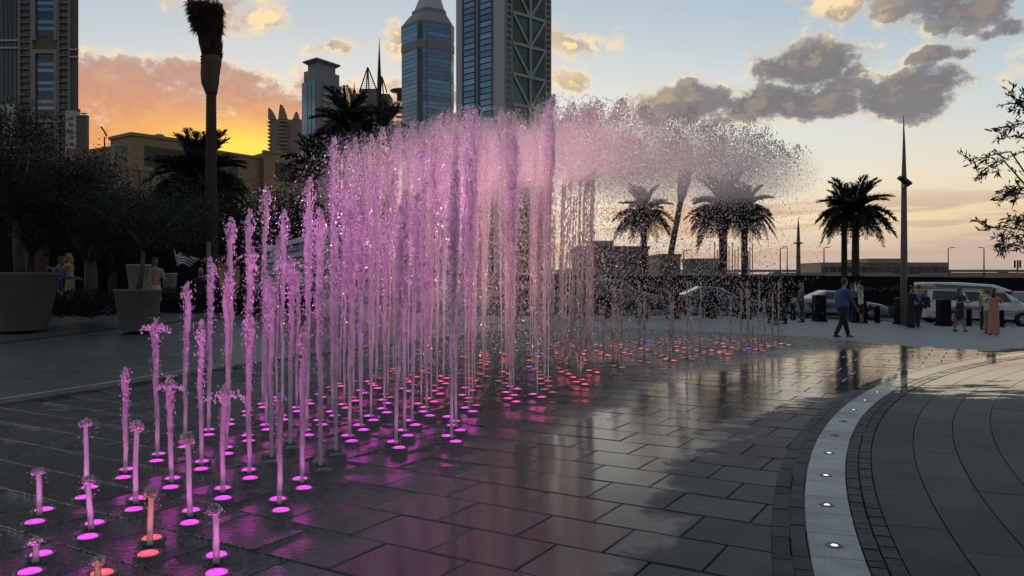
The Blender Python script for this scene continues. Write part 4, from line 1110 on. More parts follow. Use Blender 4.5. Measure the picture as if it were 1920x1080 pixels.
# ---- palms
def frond(L, droop, nl=34, leaf=.42, up=.6, seed=0):
    """one pinnate frond along +x rising then drooping: rachis plus two ranks of leaflets"""
    rr = np.random.default_rng(seed); t = np.linspace(0, 1, 12)
    x = L * (t * .96); z = L * (up * t - droop * t ** 2.1); path = [(a, 0, b) for a, b in zip(x, z)]
    mb = MB().tube(path, list(np.linspace(.028, .006, 12)), 4)
    tt = np.linspace(.14, .99, nl); X_l = np.interp(tt, t, x); Z_l = np.interp(tt, t, z)
    dxs = np.gradient(X_l, tt); dzs = np.gradient(Z_l, tt)
    Vs, Fs, b = [np.array(mb.v)], None, len(mb.v)
    F = [f for f in mb.f if len(f) == 4]; tri = []
    for f in F: tri += [(f[0], f[1], f[2]), (f[0], f[2], f[3])]
    Fs = [np.array(tri)]
    for sgn in (-1, 1):
        tv = np.stack([dxs, np.zeros(nl), dzs], -1); tv /= np.linalg.norm(tv, axis=1, keepdims=True)
        D = tv * .75 + np.array([0, sgn * .85, 0]) + np.stack([np.zeros(nl), np.zeros(nl), .35 - .25 * tt], -1) + rr.normal(0, .10, (nl, 3))
        C = np.stack([X_l, np.full(nl, sgn * .008), Z_l], -1); ll = leaf * (np.sin(np.clip(tt * 1.05, 0, 1) * np.pi) ** .5 * .75 + .25) * rr.uniform(.85, 1.1, nl)
        V, Fq = leaves(C, D, ll, .026, .22); Vs.append(V); Fs.append(Fq + b); b += len(V)
    return np.concatenate(Vs), np.concatenate(Fs)
FR = [frond(1.0, d, 46, .25, u, i) for i, (d, u) in enumerate(((.35, .75), (.60, .70), (.85, .62), (1.05, .50), (.95, .25), (1.15, .30)))]
FR_me = []
for V, F in FR: FR_me.append(np_mesh('frond', V, F, M_PALM, True))
def palm(loc, trunk_h, crown_r, label, nfr=50, r0=.22, seed=0, lean=0.0, group=None, name='date_palm', skirt=True):
    rr = random.Random(seed); t = empty(name, loc, 0, label, 'palm tree', group)
    prof, z, k = [], 0.0, 0
    while z < trunk_h:
        r = r0 * (1.15 - .25 * min(1, z / trunk_h)); prof += [(r * .92, z), (r * 1.08, z + .10)]; z += .13; k += 1
    mb = MB().lathe(prof, 12, smooth=False)
    mb.v = [(x + lean * (z / trunk_h), y, z) for x, y, z in mb.v]
    mb.build('trunk', M_PBARK, t)
    MB().lathe([(r0 * .95, trunk_h - .35), (r0 * 1.7, trunk_h - .05), (r0 * 1.5, trunk_h + .25), (r0 * .5, trunk_h + .5)], 12, (lean, 0, 0)).build('crown_boss', M_PBARK, t)
    for i in range(nfr):
        f = i / nfr; k = 0 if f < .2 else 1 if f < .42 else 2 if f < .64 else 3 if f < .82 else rr.choice((4, 5))
        o = inst('frond', FR_me[k], t, (lean, 0, trunk_h + .22 - f * .25), i * 2.39996 + rr.uniform(-.2, .2), crown_r * rr.uniform(.85, 1.1))
        o.rotation_euler = (rr.uniform(-.15, .15), (-.62 if k == 0 else -.25 if k == 1 else 0) + rr.uniform(-.12, .12), o.rotation_euler.z)
    return t
GP = 'date palms beyond the road'
def palm_at(px, py_crown, Y, crown_px, label, seed, lean=0.0, zg=None, **kw):
    x = ax(px, Y); zg = gz(x, min(Y, 40)) if zg is None else zg; h = zpx(py_crown, Y) - zg
    return palm((x, Y, zg), h, crown_px / FPX * Y, label, seed=seed, lean=lean, **kw)
palm_at(1207, 408, 52, 58, 'date palm veiled by spray, left of the leaning bare trunk', 1, group=GP)
palm_at(1356, 400, 50, 72, 'broad date palm veiled by spray, left of its slimmer neighbour', 2, group=GP, r0=.26)
palm_at(1396, 402, 54, 58, 'slimmer date palm half behind the broad one, left of the thin mast', 3, group=GP)
palm_at(1583, 400, 53, 48, 'left trunk of the paired date palms behind the walking man', 4, group=GP, r0=.19)
palm_at(1604, 404, 51, 70, 'right and fuller of the paired date palms behind the walking man', 5, group=GP, r0=.23)
palm_at(373, 345, 34, 95, 'dark date palm with drooping fronds in front of the beige block', 6, r0=.26, nfr=60, group='palms on the left')
palm_at(341, 395, 37, 60, 'smaller dark palm left of the drooping date palm', 11, r0=.2, nfr=30, group='palms on the left')
palm_at(655, 252, 33, 82, 'large dark palm rising behind the pink jets', 7, r0=.28, nfr=50, group='palms on the left')
palm_at(588, 318, 36, 62, 'dark palm low behind the pink jets, left of the large one', 8, r0=.22, nfr=36, group='palms on the left')
palm_at(716, 262, 37, 66, 'dark palm half hidden behind the jets, right of the large one', 9, r0=.22, nfr=36, group='palms on the left')
# bare leaning trunk in the spray, its head tied up
x0 = ax(1240, 47); t = empty('tied_palm', (x0, 47, gz(x0, 40)), 0, 'leaning bare palm trunk with tied head, veiled by spray', 'palm tree')
pth = [Vector((0, 0, 0)), Vector((.35, 0, 2.0)), Vector((.75, 0, 4.2)), Vector((1.15, 0, 6.3))]
MB().tube(pth, [.24, .20, .18, .17], 10).build('trunk', M_PBARK, t)
MB().tube([pth[-1], pth[-1] + Vector((.10, 0, .6)), pth[-1] + Vector((.25, 0, 1.6)), pth[-1] + Vector((.32, 0, 2.2))], [.2, .34, .40, .10], 10).build('tied_head', M_DRY, t)
# tall transplanted palm with its crown bundled and wrapped
Yw = 30.0; xw = ax(396, Yw); zg = gz(xw, Yw); t = empty('wrapped_palm', (xw, Yw, zg), 0, 'tall palm with bundled crown wrapped in sacking, left of the jets', 'palm tree')
zw_ = lambda py: zpx(py, Yw) - zg
prof, z = [], 0.0
while z < zw_(176):
    r = .28 - .10 * min(1, z / zw_(176)) ** .6; prof += [(r * .94, z), (r * 1.06, z + .1)]; z += .12
MB().lathe(prof, 14, smooth=False).build('trunk', M_PBARK, t)
def lean_rings(P): return [[(cx + r * math.cos(a) * (1 + .08 * math.sin(3 * a + k)), r * math.sin(a), z) for a in [2 * math.pi * j / 14 for j in range(14)]] for k, (cx, r, z) in enumerate(P)]
MB().loft(lean_rings([(.0, .19, zw_(178)), (-.03, .25, zw_(168)), (-.04, .31, zw_(158)), (-.02, .34, zw_(140)), (.02, .36, zw_(120)), (.02, .37, zw_(106))])).build('sack_wrap', M_SACK, t)
MB().loft(lean_rings([(.02, .37, zw_(107)), (-.02, .38, zw_(90)), (-.08, .38, zw_(70)), (-.14, .42, zw_(52)), (-.2, .50, zw_(30)), (-.24, .55, zw_(12))])).build('bundled_stalks', M_DRY, t)
for py in (108, 114, 120): MB().lathe([(.37, zw_(py) - .02), (.385, zw_(py)), (.37, zw_(py) + .02)], 14, (-.01, 0, 0)).build('binding', M_SACK, t)
n = 5200; a = rng.uniform(0, 6.283, n); tt = rng.uniform(0, 1, n) ** .75
z = zw_(106) + (zw_(6) - zw_(106)) * tt; rad = .36 + .20 * tt ** 2.2; cx = .02 - .26 * tt
C = np.stack([cx + rad * np.cos(a), rad * np.sin(a), z], -1)
fl_ = tt ** 2.5; D = np.stack([np.cos(a) * (.06 + .5 * fl_), np.sin(a) * (.06 + .5 * fl_), .9 * np.ones(n)], -1) + rng.normal(0, .12, (n, 3))
down = (rng.uniform(0, 1, n) < .55) & (tt > .5); D[down] = (np.stack([np.cos(a) * .55, np.sin(a) * .55, -.9 * np.ones(n)], -1) + rng.normal(0, .25, (n, 3)))[down]
ln = np.where(down, rng.uniform(.15, .42, n), rng.uniform(.2, .45, n) * np.clip((1.10 - tt) * 3, .25, 1))
np_obj('bundled_fronds', *leaves(C, D, ln, .035), M_DRY, t)

# ---- planters with olive trees on the left
M_POT = simple('dark_grey_planter', (.115, .115, .117), .6, var=.25, scale=2.5, bump_s=.12, bump_scale=30)
M_POTW = simple('pale_planter', (.30, .295, .285), .6, var=.2, scale=2.5)
def planter(px, py_bot, py_top, wtop_px, wbot_px, Y, mat, label):
    x = ax(px, Y); zg = zpx(py_bot, Y); k = Y / FPX; h = (py_bot - py_top) * k; rt, rb = wtop_px * k / 2, wbot_px * k / 2
    t = empty('round_planter', (x, Y, zg), 0, label, 'planter')
    MB().lathe([(rb * .97, 0), (rb, .02), (rt, h - .06), (rt + .015, h - .05), (rt + .015, h), (rt - .06, h), (rt - .08, h - .09)], 40, caps=False).build('pot', mat, t)
    MB().lathe([(rt - .08, h - .10), (rt * .5, h - .06), (.01, h - .05)], 24, caps=False).build('soil', M_SOIL, t)
    return x, Y, zg + h - .08
Yp_ = 19.4
x, y, z = planter(42, 619, 511, 124, 82, Yp_, M_POT, 'large dark grey round planter at the left edge')
olive((x - .05, y, z), 4.1, 1.75, 22000, 21, 'dark olive tree in the large planter at the left edge', lean=(-.15, .1), r0=.10, fork=.34, group='olive trees on the left')
x, y, z = planter(259, 620, 542, 82, 62, 19.2, M_POT, 'dark grey round planter right of the olive tree in the ground')
olive((x, y, z), 2.6, 1.35, 13000, 22, 'dark olive tree with curved thin trunk in the smaller planter', lean=(.12, 0), r0=.055, fork=.42, group='olive trees on the left', size=.08)
planter(262, 545, 496, 46, 36, 24.5, M_POTW, 'pale planter behind the smaller dark planter'); planter(318, 548, 512, 26, 22, 25.5, M_POTW, 'small pale planter beside the striped flag panel')
xo, yo = ax(158, 20.6), 20.6; zo = zpx(594, yo)
olive((xo, yo, zo), 4.0, 1.8, 22000, 23, 'thick-trunked olive tree growing in the paving between the two planters', lean=(.1, .1), r0=.17, fork=.38, group='olive trees on the left')
n = 2600; a = rng.uniform(0, 6.283, n); q = rng.uniform(.15, 1.0, n) ** .7 * .85
C = np.stack([xo + q * np.cos(a), yo + q * np.sin(a) * .8, zo + rng.uniform(0, .75, n) * (1.1 - q * .6)], -1); D = np.stack([np.cos(a) * .6, np.sin(a) * .6, np.ones(n)], -1) + rng.normal(0, .4, (n, 3))
tag(np_obj('tree_pit_shrubs', *leaves(C, D, rng.uniform(.06, .14, n), .03), M_SHRUB), 'low leafy ground cover round the foot of the olive tree', 'shrubs', kind='stuff')
# dark trees further back on the left
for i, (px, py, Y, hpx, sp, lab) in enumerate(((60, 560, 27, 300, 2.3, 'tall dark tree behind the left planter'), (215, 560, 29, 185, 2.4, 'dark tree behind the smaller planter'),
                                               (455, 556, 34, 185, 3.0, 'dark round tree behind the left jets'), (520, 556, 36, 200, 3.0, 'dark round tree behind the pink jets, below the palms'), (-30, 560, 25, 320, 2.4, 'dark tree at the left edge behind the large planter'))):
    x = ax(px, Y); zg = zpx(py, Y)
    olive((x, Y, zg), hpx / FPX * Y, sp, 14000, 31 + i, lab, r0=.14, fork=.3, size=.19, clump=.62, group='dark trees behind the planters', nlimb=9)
# olive tree just outside the frame on the right: its twigs hang into the picture
xt, yt = 6.75, 8.6; t = empty('overhanging_olive', (xt, yt, .004), 0, 'olive branches with narrow leaves hanging into the right edge', 'tree')
mb = MB().tube([(0, 0, 0), (.1, 0, 1.0), (0, .05, 2.0), (.1, 0, 3.2), (.0, 0, 4.4)], [.14, .11, .10, .07, .02], 8)
LC, LD = [], []
rr = random.Random(5)
def twig(P, r0, n=26, spread=.10):
    global LC, LD
    mb.tube(P, list(np.linspace(r0, .003, len(P))), 5)
    Pv = [Vector(p) for p in P]
    for k in range(n):
        f = rr.uniform(.15, 1.0) * (len(Pv) - 1); i = min(int(f), len(Pv) - 2); p = Pv[i].lerp(Pv[i + 1], f - i); d = (Pv[i + 1] - Pv[i]).normalized()
        LC.append(p + Vector((rr.uniform(-1, 1), rr.uniform(-1, 1), rr.uniform(-1, 1))) * spread * .25); LD.append(d * .8 + Vector((rr.uniform(-1, 1), rr.uniform(-1, 1), rr.uniform(-.8, .9))) * .9)
def wp(px, py, Y): p = at(px, py, Y); return (p.x - xt, p.y - yt, p.z)
for (a, b, c, ya) in (((1975, 420), (1895, 285), (1812, 312), 8.0), ((1975, 420), (1880, 300), (1825, 338), 8.2), ((1990, 300), (1935, 230), (1888, 168), 8.4), ((1990, 330), (1930, 235), (1888, 240), 8.1),
                      ((1990, 330), (1930, 215), (1905, 195), 8.6), ((2000, 430), (1925, 365), (1868, 370), 8.1), ((2000, 440), (1935, 360), (1885, 350), 8.5), ((2000, 520), (1920, 432), (1838, 431), 8.1),
                      ((2000, 520), (1915, 440), (1862, 465), 8.3), ((2000, 500), (1930, 420), (1888, 410), 8.4), ((2000, 520), (1930, 470), (1880, 462), 8.0), ((1990, 330), (1925, 260), (1870, 262), 8.7), ((2000, 470), (1940, 400), (1905, 440), 8.2),
                      ((1980, 300), (1930, 280), (1858, 320), 8.5), ((1985, 380), (1940, 340), (1900, 372), 8.6), ((1990, 250), (1940, 205), (1915, 172), 8.3), ((1990, 480), (1935, 450), (1900, 470), 8.6)):
    A, B, C_ = wp(*a, ya + .2), wp(*b, ya), wp(*c, ya - .1)
    mb.tube([(.05, 0, A[2] - .3), A], [.03, .014], 5)
    M1 = (Vector(A) + Vector(B)) / 2 + Vector((0, 0, .04)); M2 = (Vector(B) + Vector(C_)) / 2 + Vector((0, 0, .03))
    twig([A, M1, B, M2, C_], .012, 48, .10)
    for k in range(3):
        f = rr.uniform(.3, .9); p = Vector(B).lerp(Vector(C_), f); e = p + Vector((rr.uniform(-.22, .05), rr.uniform(-.1, .1), rr.uniform(-.14, .14))); twig([p, p.lerp(e, .5) + Vector((0, 0, .01)), e], .004, 14, .06)
mb.build('branches', M_BARK, t)
LC = np.array([v[:] for v in LC]); LD = np.array([v[:] for v in LD])
np_obj('leaves', *leaves(LC, LD, rng.uniform(.045, .085, len(LC)), .017), M_OLIVE, t)
# ------------------------------------------------------------------ road and street furniture
rd = grid_sheet('road', steps(-30, 70, 61), steps(ROAD_Y, 47.6, 9), lambda x, y: gz(x, y) - .16, M_ASPH); tag(rd, kind='structure')
kb = grid_sheet('far_pavement', steps(-30, 70, 61), steps(47.6, 60, 8), lambda x, y: gz(x, y) - .05, M_SAND); tag(kb, kind='structure')
mb = MB(); xs = steps(-20, 60, 81)
ko = empty('road_kerb'); ko['kind'] = 'structure'
for i, x in enumerate(xs[:-1]):
    if x < -4: continue
    z = gz(x + .5, ROAD_Y); MB().box((0, 0, 0), (.985, .22, .2)).build('kerb_stone', M_KERBP, ko, (x + .5, ROAD_Y - .08, z - .145))
M_LINE = simple('road_paint', (.55, .55, .52), .6, var=.25, scale=4)
for k in range(7):
    x = 2 + k * 6; z = gz(x, 42.4) - .156; b = MB().box((0, 0, 0), (2.4, .14, .004)).build('lane_mark', M_LINE, rd, (x, 42.4, z + .004))
# ---- hoarding
M_HOARD = simple('black_hoarding', (.008, .008, .010), .8, var=.3, scale=.6, spec=.15)
YH = 49.0
hd = empty('black_hoarding', (ax(1500, YH), YH, 0), 0, 'long black hoarding with pale Arabic lettering behind the parked vehicles', 'hoarding')
for k in range(26):
    x0 = -18 + k * 2.44; xw_ = ax(1500, YH) + x0; zb_ = gz(xw_ + 1.2, 40) - .15; zt_ = zpx(516.5 + max(0, (xw_ - 17)) * .35, YH)
    MB().b2(x0, x0 + 2.42, 0, .08, zb_, zt_).build('panel', M_HOARD, hd)
    MB().b2(x0 - .04, x0 + .04, .08, .2, zb_, zt_ - .1).build('post', M_STEELP, hd)
M_TEXT = simple('pale_lettering', (.10, .10, .10), .6, var=.15)
def text_obj(name, body, size, loc, parent, mat, rz=0.0, align='CENTER', extrude=.004):
    cu = bpy.data.curves.new(name, 'FONT'); cu.body = body; cu.size = size; cu.align_x = align; cu.extrude = extrude
    me = eval_mesh(bpy.data.objects.new(name, cu))
    me.materials.clear(); me.materials.append(mat)
    o = bpy.data.objects.new(name, me); link(o, parent, loc); o.rotation_euler = (R(90), 0, rz); return o
# joined letter forms, in visual order from left to right
AR = '\uFEE1 \uFEA9\uFEAE\uFEA0\uFEE3 \uFEE6\uFEE3 \uFEAE\uFE9C\uFEDB\uFE83'
text_obj('lettering', AR, .42, (ax(1646, YH) - ax(1500, YH), -.02, zpx(543, YH)), hd, M_TEXT)

# ---- square and slim bollards
sq = MB().b2(-.24, .24, -.24, .24, .06, 1.12); sq.b2(-.27, .27, -.27, .27, 0, .06)
sq_me = MB().b2(-.22, .22, -.22, .22, .08, 1.12).mesh('shaft', M_HOARD); sqb_me = MB().b2(-.26, .26, -.26, .26, 0, .08).mesh('base', M_HOARD); sqc_me = MB().b2(-.23, .23, -.23, .23, 1.12, 1.15).mesh('cap', M_BLACK)
for k, px in enumerate((1085, 1145, 1203, 1262, 1330, 1396, 1462, 1536, 1611, 1690, 1769)):
    Y = 34.6 - .02 * k; x = ax(px, Y)
    t = empty('square_bollard', (x, Y, gz(x, Y) - .062), 0, 'black square bollard, %s from the right of the row by the road' % ordinal(11 - k), 'bollard', 'square bollards along the road')
    inst('shaft', sq_me, t); inst('base', sqb_me, t); inst('cap', sqc_me, t)
sl_me = MB().lathe([(.11, 0), (.11, .72), (.10, .75), (.02, .76)], 14).mesh('shaft', M_HOARD); slb_me = MB().lathe([(.15, 0), (.15, .03), (.115, .035)], 14).mesh('base', M_BLACK)
for k, px in enumerate((1487, 1645, 1817, 1878)):
    Y = 35.2; x = ax(px, Y); t = empty('slim_bollard', (x, Y, gz(x, Y) - .062), 0, 'slim black bollard, %s from the right, before the parked vehicles' % ordinal(4 - k), 'bollard', 'slim bollards along the road')
    inst('shaft', sl_me, t); inst('base', slb_me, t)
# ---- masts and lamps
M_MAST = simple('grey_mast', (.10, .10, .105), .45, metal=.6, var=.2)
Ym = 33.6; x = ax(1695, Ym); zg = gz(x, Ym) - .062
t = empty('tapered_mast', (x, Ym, zg), 0, 'tall tapered grey lamp mast with needle tip before the white van', 'lamp post')
zz = lambda py: zpx(py, Ym) - zg
MB().tube([(0, 0, 0), (0, 0, zz(520)), (0, 0, zz(340)), (0, 0, zz(270)), (-.02, 0, zz(214))], [.155, .15, .11, .055, .010], 8, smooth=False).build('pole', M_MAST, t)
MB().box((-.08, -.22, zz(340)), (.52, .40, .12), ry=R(38)).build('lamp_head', M_BLACK, t)
MB().box((.0, -.1, zz(349)), (.2, .3, .08)).build('bracket', M_MAST, t)
MB().box((.24, -.05, .95), (.22, .2, 1.9)).build('switch_box', M_HOARD, t)
Y2 = 62; x = ax(1497, Y2); zg = -.5; zz = lambda py: zpx(py, Y2) - zg
t = empty('needle_mast', (x, Y2, zg), 0, 'slimmer needle mast with a flat disc luminaire beyond the hoarding', 'lamp post')
MB().tube([(0, 0, 0), (0, 0, zz(455)), (0, 0, zz(430)), (0, 0, zz(407))], [.22, .15, .10, .01], 8, smooth=False).build('pole', M_MAST, t)
MB().lathe([(.1, zz(458)), (.36, zz(456.5)), (.36, zz(455)), (.1, zz(454))], 16).build('luminaire', M_MAST, t)
for i, (px, py, Y, arm, lab) in enumerate(((1463, 466, 100, .45, 'street lamp with short arm left of the needle mast'), (1476, 463, 130, -.5, 'faint far street lamp nearest left of the needle mast'), (1545, 465, 100, .5, 'street lamp left of the long beige building'),
                                         (1778, 465, 120, .8, 'twin-armed street lamp at the right end of the long beige building'), (1845, 465, 105, -.5, 'street lamp above the white van windscreen'), (1282, 470, 90, .7, 'street lamp behind the leaning trunk'))):
    x = ax(px, Y); h = zpx(py, Y) + .8; t = empty('street_lamp', (x, Y, -.8), 0, lab, 'street lamp', 'street lamps beyond the hoarding')
    MB().tube([(0, 0, 0), (0, 0, h * .6), (0, 0, h)], [.11, .09, .06], 6).build('pole', M_MAST, t)
    MB().tube([(0, 0, h - .05), (arm * .5, 0, h + .08), (arm, 0, h + .1)], .05, 5).build('arm', M_MAST, t); MB().box((arm, 0, h + .07), (.42, .2, .08)).build('lamp_head', M_MAST, t)
for i, px in enumerate((1340, 1346, 1367, 1373, 1378, 1384, 1392, 1403, 1406, 1411)):
    Y = 140; x = ax(px, Y); h = zpx(455 + (i * 37 % 22), Y) + .8
    t = empty('flagpole', (x, Y, -.8), 0, 'bare far flagpole between the date palms, %s from the left' % ordinal(i + 1), 'flagpole', 'bare flagpoles between the date palms')
    MB().tube([(0, 0, 0), (0, 0, h)], [.12, .07], 6).build('pole', M_MAST, t); MB().ball((0, 0, h), .14).build('finial', M_MAST, t)
x = ax(1908, 150); t = empty('phone_mast', (x, 150, -.8), 0, 'distant phone mast with antenna ring at the right edge', 'mast'); h = zpx(488, 150) + .8
MB().tube([(0, 0, 0), (0, 0, h)], .15, 6).build('pole', M_MAST, t)
for k in range(3): MB().box((.5 * math.cos(k * 2.1), .5 * math.sin(k * 2.1), h - .7), (.25, .25, 1.4)).build('antenna', M_MAST, t)
x = ax(196, 110); t = empty('curved_lamp', (x, 110, zpx(300, 110)), 0, 'lamp with slanting arm on the beige block roof edge', 'street lamp')
MB().tube([(0, 0, -14), (0, 0, 3.2)], .1, 6).build('pole', M_MAST, t); MB().tube([(-.5, 0, 4.6), (.0, 0, 3.9), (.3, 0, 3.3)], .12, 5).build('arm', M_MAST, t)
# low planting in the road's central strip
n = 5200; xx = rng.uniform(ax(1380, 46), ax(2000, 46), n); yy = 46.4 + rng.normal(0, .25, n)
C = np.stack([xx, yy, np.array([gz(a, 40) for a in xx]) + rng.uniform(-.1, .45, n)], -1); D = rng.normal(0, 1, (n, 3)) + np.array([0, 0, .8])
tag(np_obj('verge_plants', *leaves(C, D, rng.uniform(.10, .24, n), .09), leaf_mat('verge_leaf', (.10, .11, .08))), 'low pale-flowered planting along the far side of the road', 'plants', kind='stuff')
# ---- things on the left side of the plaza
Yf = 26.5; xa, xb = ax(323, Yf), ax(387, Yf); zt_, zb_ = zpx(454, Yf), zpx(548, Yf)
t = empty('flag_panel', ((xa + xb) / 2, Yf, zb_), 0, 'black display panel with a white striped flag emblem', 'sign'); w = (xb - xa) / 2; hh = zt_ - zb_
MB().b2(-w, w, 0, .12, .0, hh).build('panel', M_HOARD, t)
MB().b2(w + .02, w + .10, -.05, .1, 0, hh + .02).build('post', M_BEIGED, t)
kx = Yf / FPX; M_WHITE = simple('white_print', (.62, .62, .60), .6, var=.1)
for j in range(5):
    pts = []
    xs_ = np.linspace(0, 1, 10); x_l, x_r = (328 + j * .9 + (2 if j else 8)), 374 - j * 4.2
    up_, dn_ = [], []
    for s in xs_:
        px = x_l + (x_r - x_l) * s; yc = 474 + j * 5.6 + 5.0 * math.sin((s * 1.15 + .05) * 3.3) * (-1) * .9 + (9 - j * 2.2) * s; th = (1.9) * (1 - .75 * s) + .35
        if j == 0: yc = 474 + 12 * s ** .8
        up_.append(((px - 355) * kx, -.004, (548 - (yc - th)) * kx)); dn_.append(((px - 355) * kx, -.004, (548 - (yc + th)) * kx))
    V = up_ + dn_; MB().add(V, [(i, i + 10, i + 11, i + 1) for i in range(9)]).build('flag_stripe', M_WHITE, t)
MB().tube([((327 - 355) * kx, -.006, (548 - 468) * kx), ((333 - 355) * kx, -.006, (548 - 500) * kx)], .012, 5).build('flag_staff', M_WHITE, t)
# dark stage wall under the trees
Yd = 31.0; xa, xb = ax(-140, Yd), ax(322, Yd); t = empty('dark_stage_wall', (xa, Yd, gz(ax(100, Yd), Yd) - .1), 0, 'dark wall under the trees behind the seated people, faint red glow painted in', 'wall')
M_MAROON = simple('red_glow_and_mouth', (.055, .012, .014), .5, var=.4, scale=.5)  # faint red glow on the black wall, painted as dark red; mouths share it
for k in range(8):
    w_ = (xb - xa) / 8; MB().b2(k * w_ + .01, (k + 1) * w_ - .01, 0, .2, 0, 3.0 + .25 * (k % 3 == 1)).build('panel', M_MAROON if k in (3,) else M_HOARD, t)
# low black planting trough in front of the walkway
Yt = 23.4; t = empty('hedge_trough', (ax(425, Yt), Yt, gz(ax(425, Yt), Yt) - .06), 0, 'long low black planting trough with clipped hedge behind the nearer jets', 'planter')
w_ = (ax(590, Yt) - ax(285, Yt)) / 2
MB().b2(-w_, w_, 0, .9, 0, .42).build('trough', M_HOARD, t)
n = 9000; C = np.stack([rng.uniform(-w_, w_, n), rng.uniform(-.05, .95, n), .42 + rng.uniform(-.35, .32, n)], -1); D = rng.normal(0, 1, (n, 3)) + np.array([0, -.4, .5])
h_ = np_obj('hedge', *leaves(C, D, rng.uniform(.05, .11, n), .03), M_SHRUB, t)
# curved white stepped screen behind the jets
M_SCREEN = simple('pale_blue_slat', (.36, .39, .46), .45, var=.12, scale=1.5)
t = empty('stepped_screen', (ax(640, 27), 27, gz(ax(640, 27), 27)), 0, 'curved pale grey-blue stepped screen seen through the jets', 'screen'); o0 = t.location
for j in range(9):
    top, bot = [], []
    rings = []
    for k in range(15):
        s = k / 14; px = 495 + 270 * s; Y = 26.5 + 1.6 * math.sin(s * 2.8); ytop = 466 - 56 * math.sin(min(1, s * 1.05) * 1.5) + (14 if s > .93 else 0)
        yb = 560; y0 = ytop + (yb - ytop) * j / 9; y1 = ytop + (yb - ytop) * (j + .72) / 9
        p, q = at(px, y0, Y - .05 * j), at(px, y1, Y - .05 * j - .12)
        a_, b_ = p - o0, q - o0
        rings.append([(b_.x, b_.y, b_.z), (a_.x, a_.y, a_.z), (a_.x, a_.y + .18, a_.z), (b_.x, b_.y + .18, b_.z)])
    MB().loft(rings, True, False).build('slat', M_SCREEN if j % 2 == 0 else M_CONC2, t)
for k in range(5): s = k / 4; p = at(500 + 258 * s, 560, 26.8 + 1.6 * math.sin(s * 2.8)) - o0; MB().b2(p.x - .05, p.x + .05, p.y + .15, p.y + .25, p.z - .2, p.z + 1.5).build('support', M_MAST, t)
# ------------------------------------------------------------------ vehicles
def paint(name, col, rough=.28):
    m, nt, out = new_mat(name); p = obj_co(nt); n = noise(nt, p, 1.5, 4, .6); n2 = noise(nt, p, 24, 3, .6)
    prin(nt, out, base=mixc(nt, ((n - .5) + (n2 - .5) * .5 + .5).cl(), tuple(c * .86 for c in col), col), rough=(n - .5) * .15 + rough, coat=.6, spec=.5); return m
M_PWHITE, M_PSILV, M_PDARK, M_PGREY = paint('white_paint', (.62, .63, .65)), paint('silver_paint', (.30, .31, .34)), paint('dark_blue_paint', (.018, .020, .028)), paint('grey_paint', (.085, .08, .08))
m, nt, out = new_mat('car_glass'); prin(nt, out, base=(.014, .017, .018), rough=.06, spec=.7); M_CGLASS = m
m, nt, out = new_mat('tail_lens'); prin(nt, out, base=(.28, .02, .015), rough=.2); M_TAIL = m
m, nt, out = new_mat('head_lens'); prin(nt, out, base=(.55, .56, .58), rough=.12, metal=.5); M_HEAD = m
M_TYRE = simple('tyre_rubber', (.018, .018, .018), .85, var=.3, scale=20, use_pos=False); M_ALLOY = simple('alloy', (.48, .48, .50), .3, metal=.9, var=.15, use_pos=False)
def wheel_meshes(r, w):
    def rotx(mb): mb.v = [(x, -z, y) for x, y, z in mb.v]; return mb
    ty = rotx(MB().lathe([(r * .62, -w / 2), (r * .93, -w / 2), (r, -w * .36), (r, w * .36), (r * .93, w / 2), (r * .62, w / 2)], 26, caps=False)).mesh('tyre', M_TYRE)
    b = MB().lathe([(r * .64, -w * .5), (r * .66, -w * .1), (r * .58, -w * .22), (r * .52, w * .1), (.0, w * .1)], 22, caps=False)
    b = rotx(b)
    for k in range(6):
        a = k * math.pi / 3
        for sy in (-1, 1):
            P = [(r * .10, .05 * r), (r * .62, .10 * r)]; c, s_ = math.cos(a), math.sin(a)
            V = []
            for yy in (sy * w * .44, sy * w * .30):
                for (u, v) in ((r * .05, -.07 * r), (r * .63, -.10 * r), (r * .63, .10 * r), (r * .05, .07 * r)): V.append((u * c - v * s_, yy, u * s_ + v * c))
            b.add(V, [(0, 1, 2, 3), (7, 6, 5, 4), (0, 4, 5, 1), (1, 5, 6, 2), (2, 6, 7, 3), (3, 7, 4, 0)])
    return ty, b.mesh('rim', M_ALLOY)
def arch(xc, r, n=9): return [(xc + r * math.cos(math.pi * k / n), .30 + (r - .0) * math.sin(math.pi * k / n) - .02) for k in range(n + 1)]
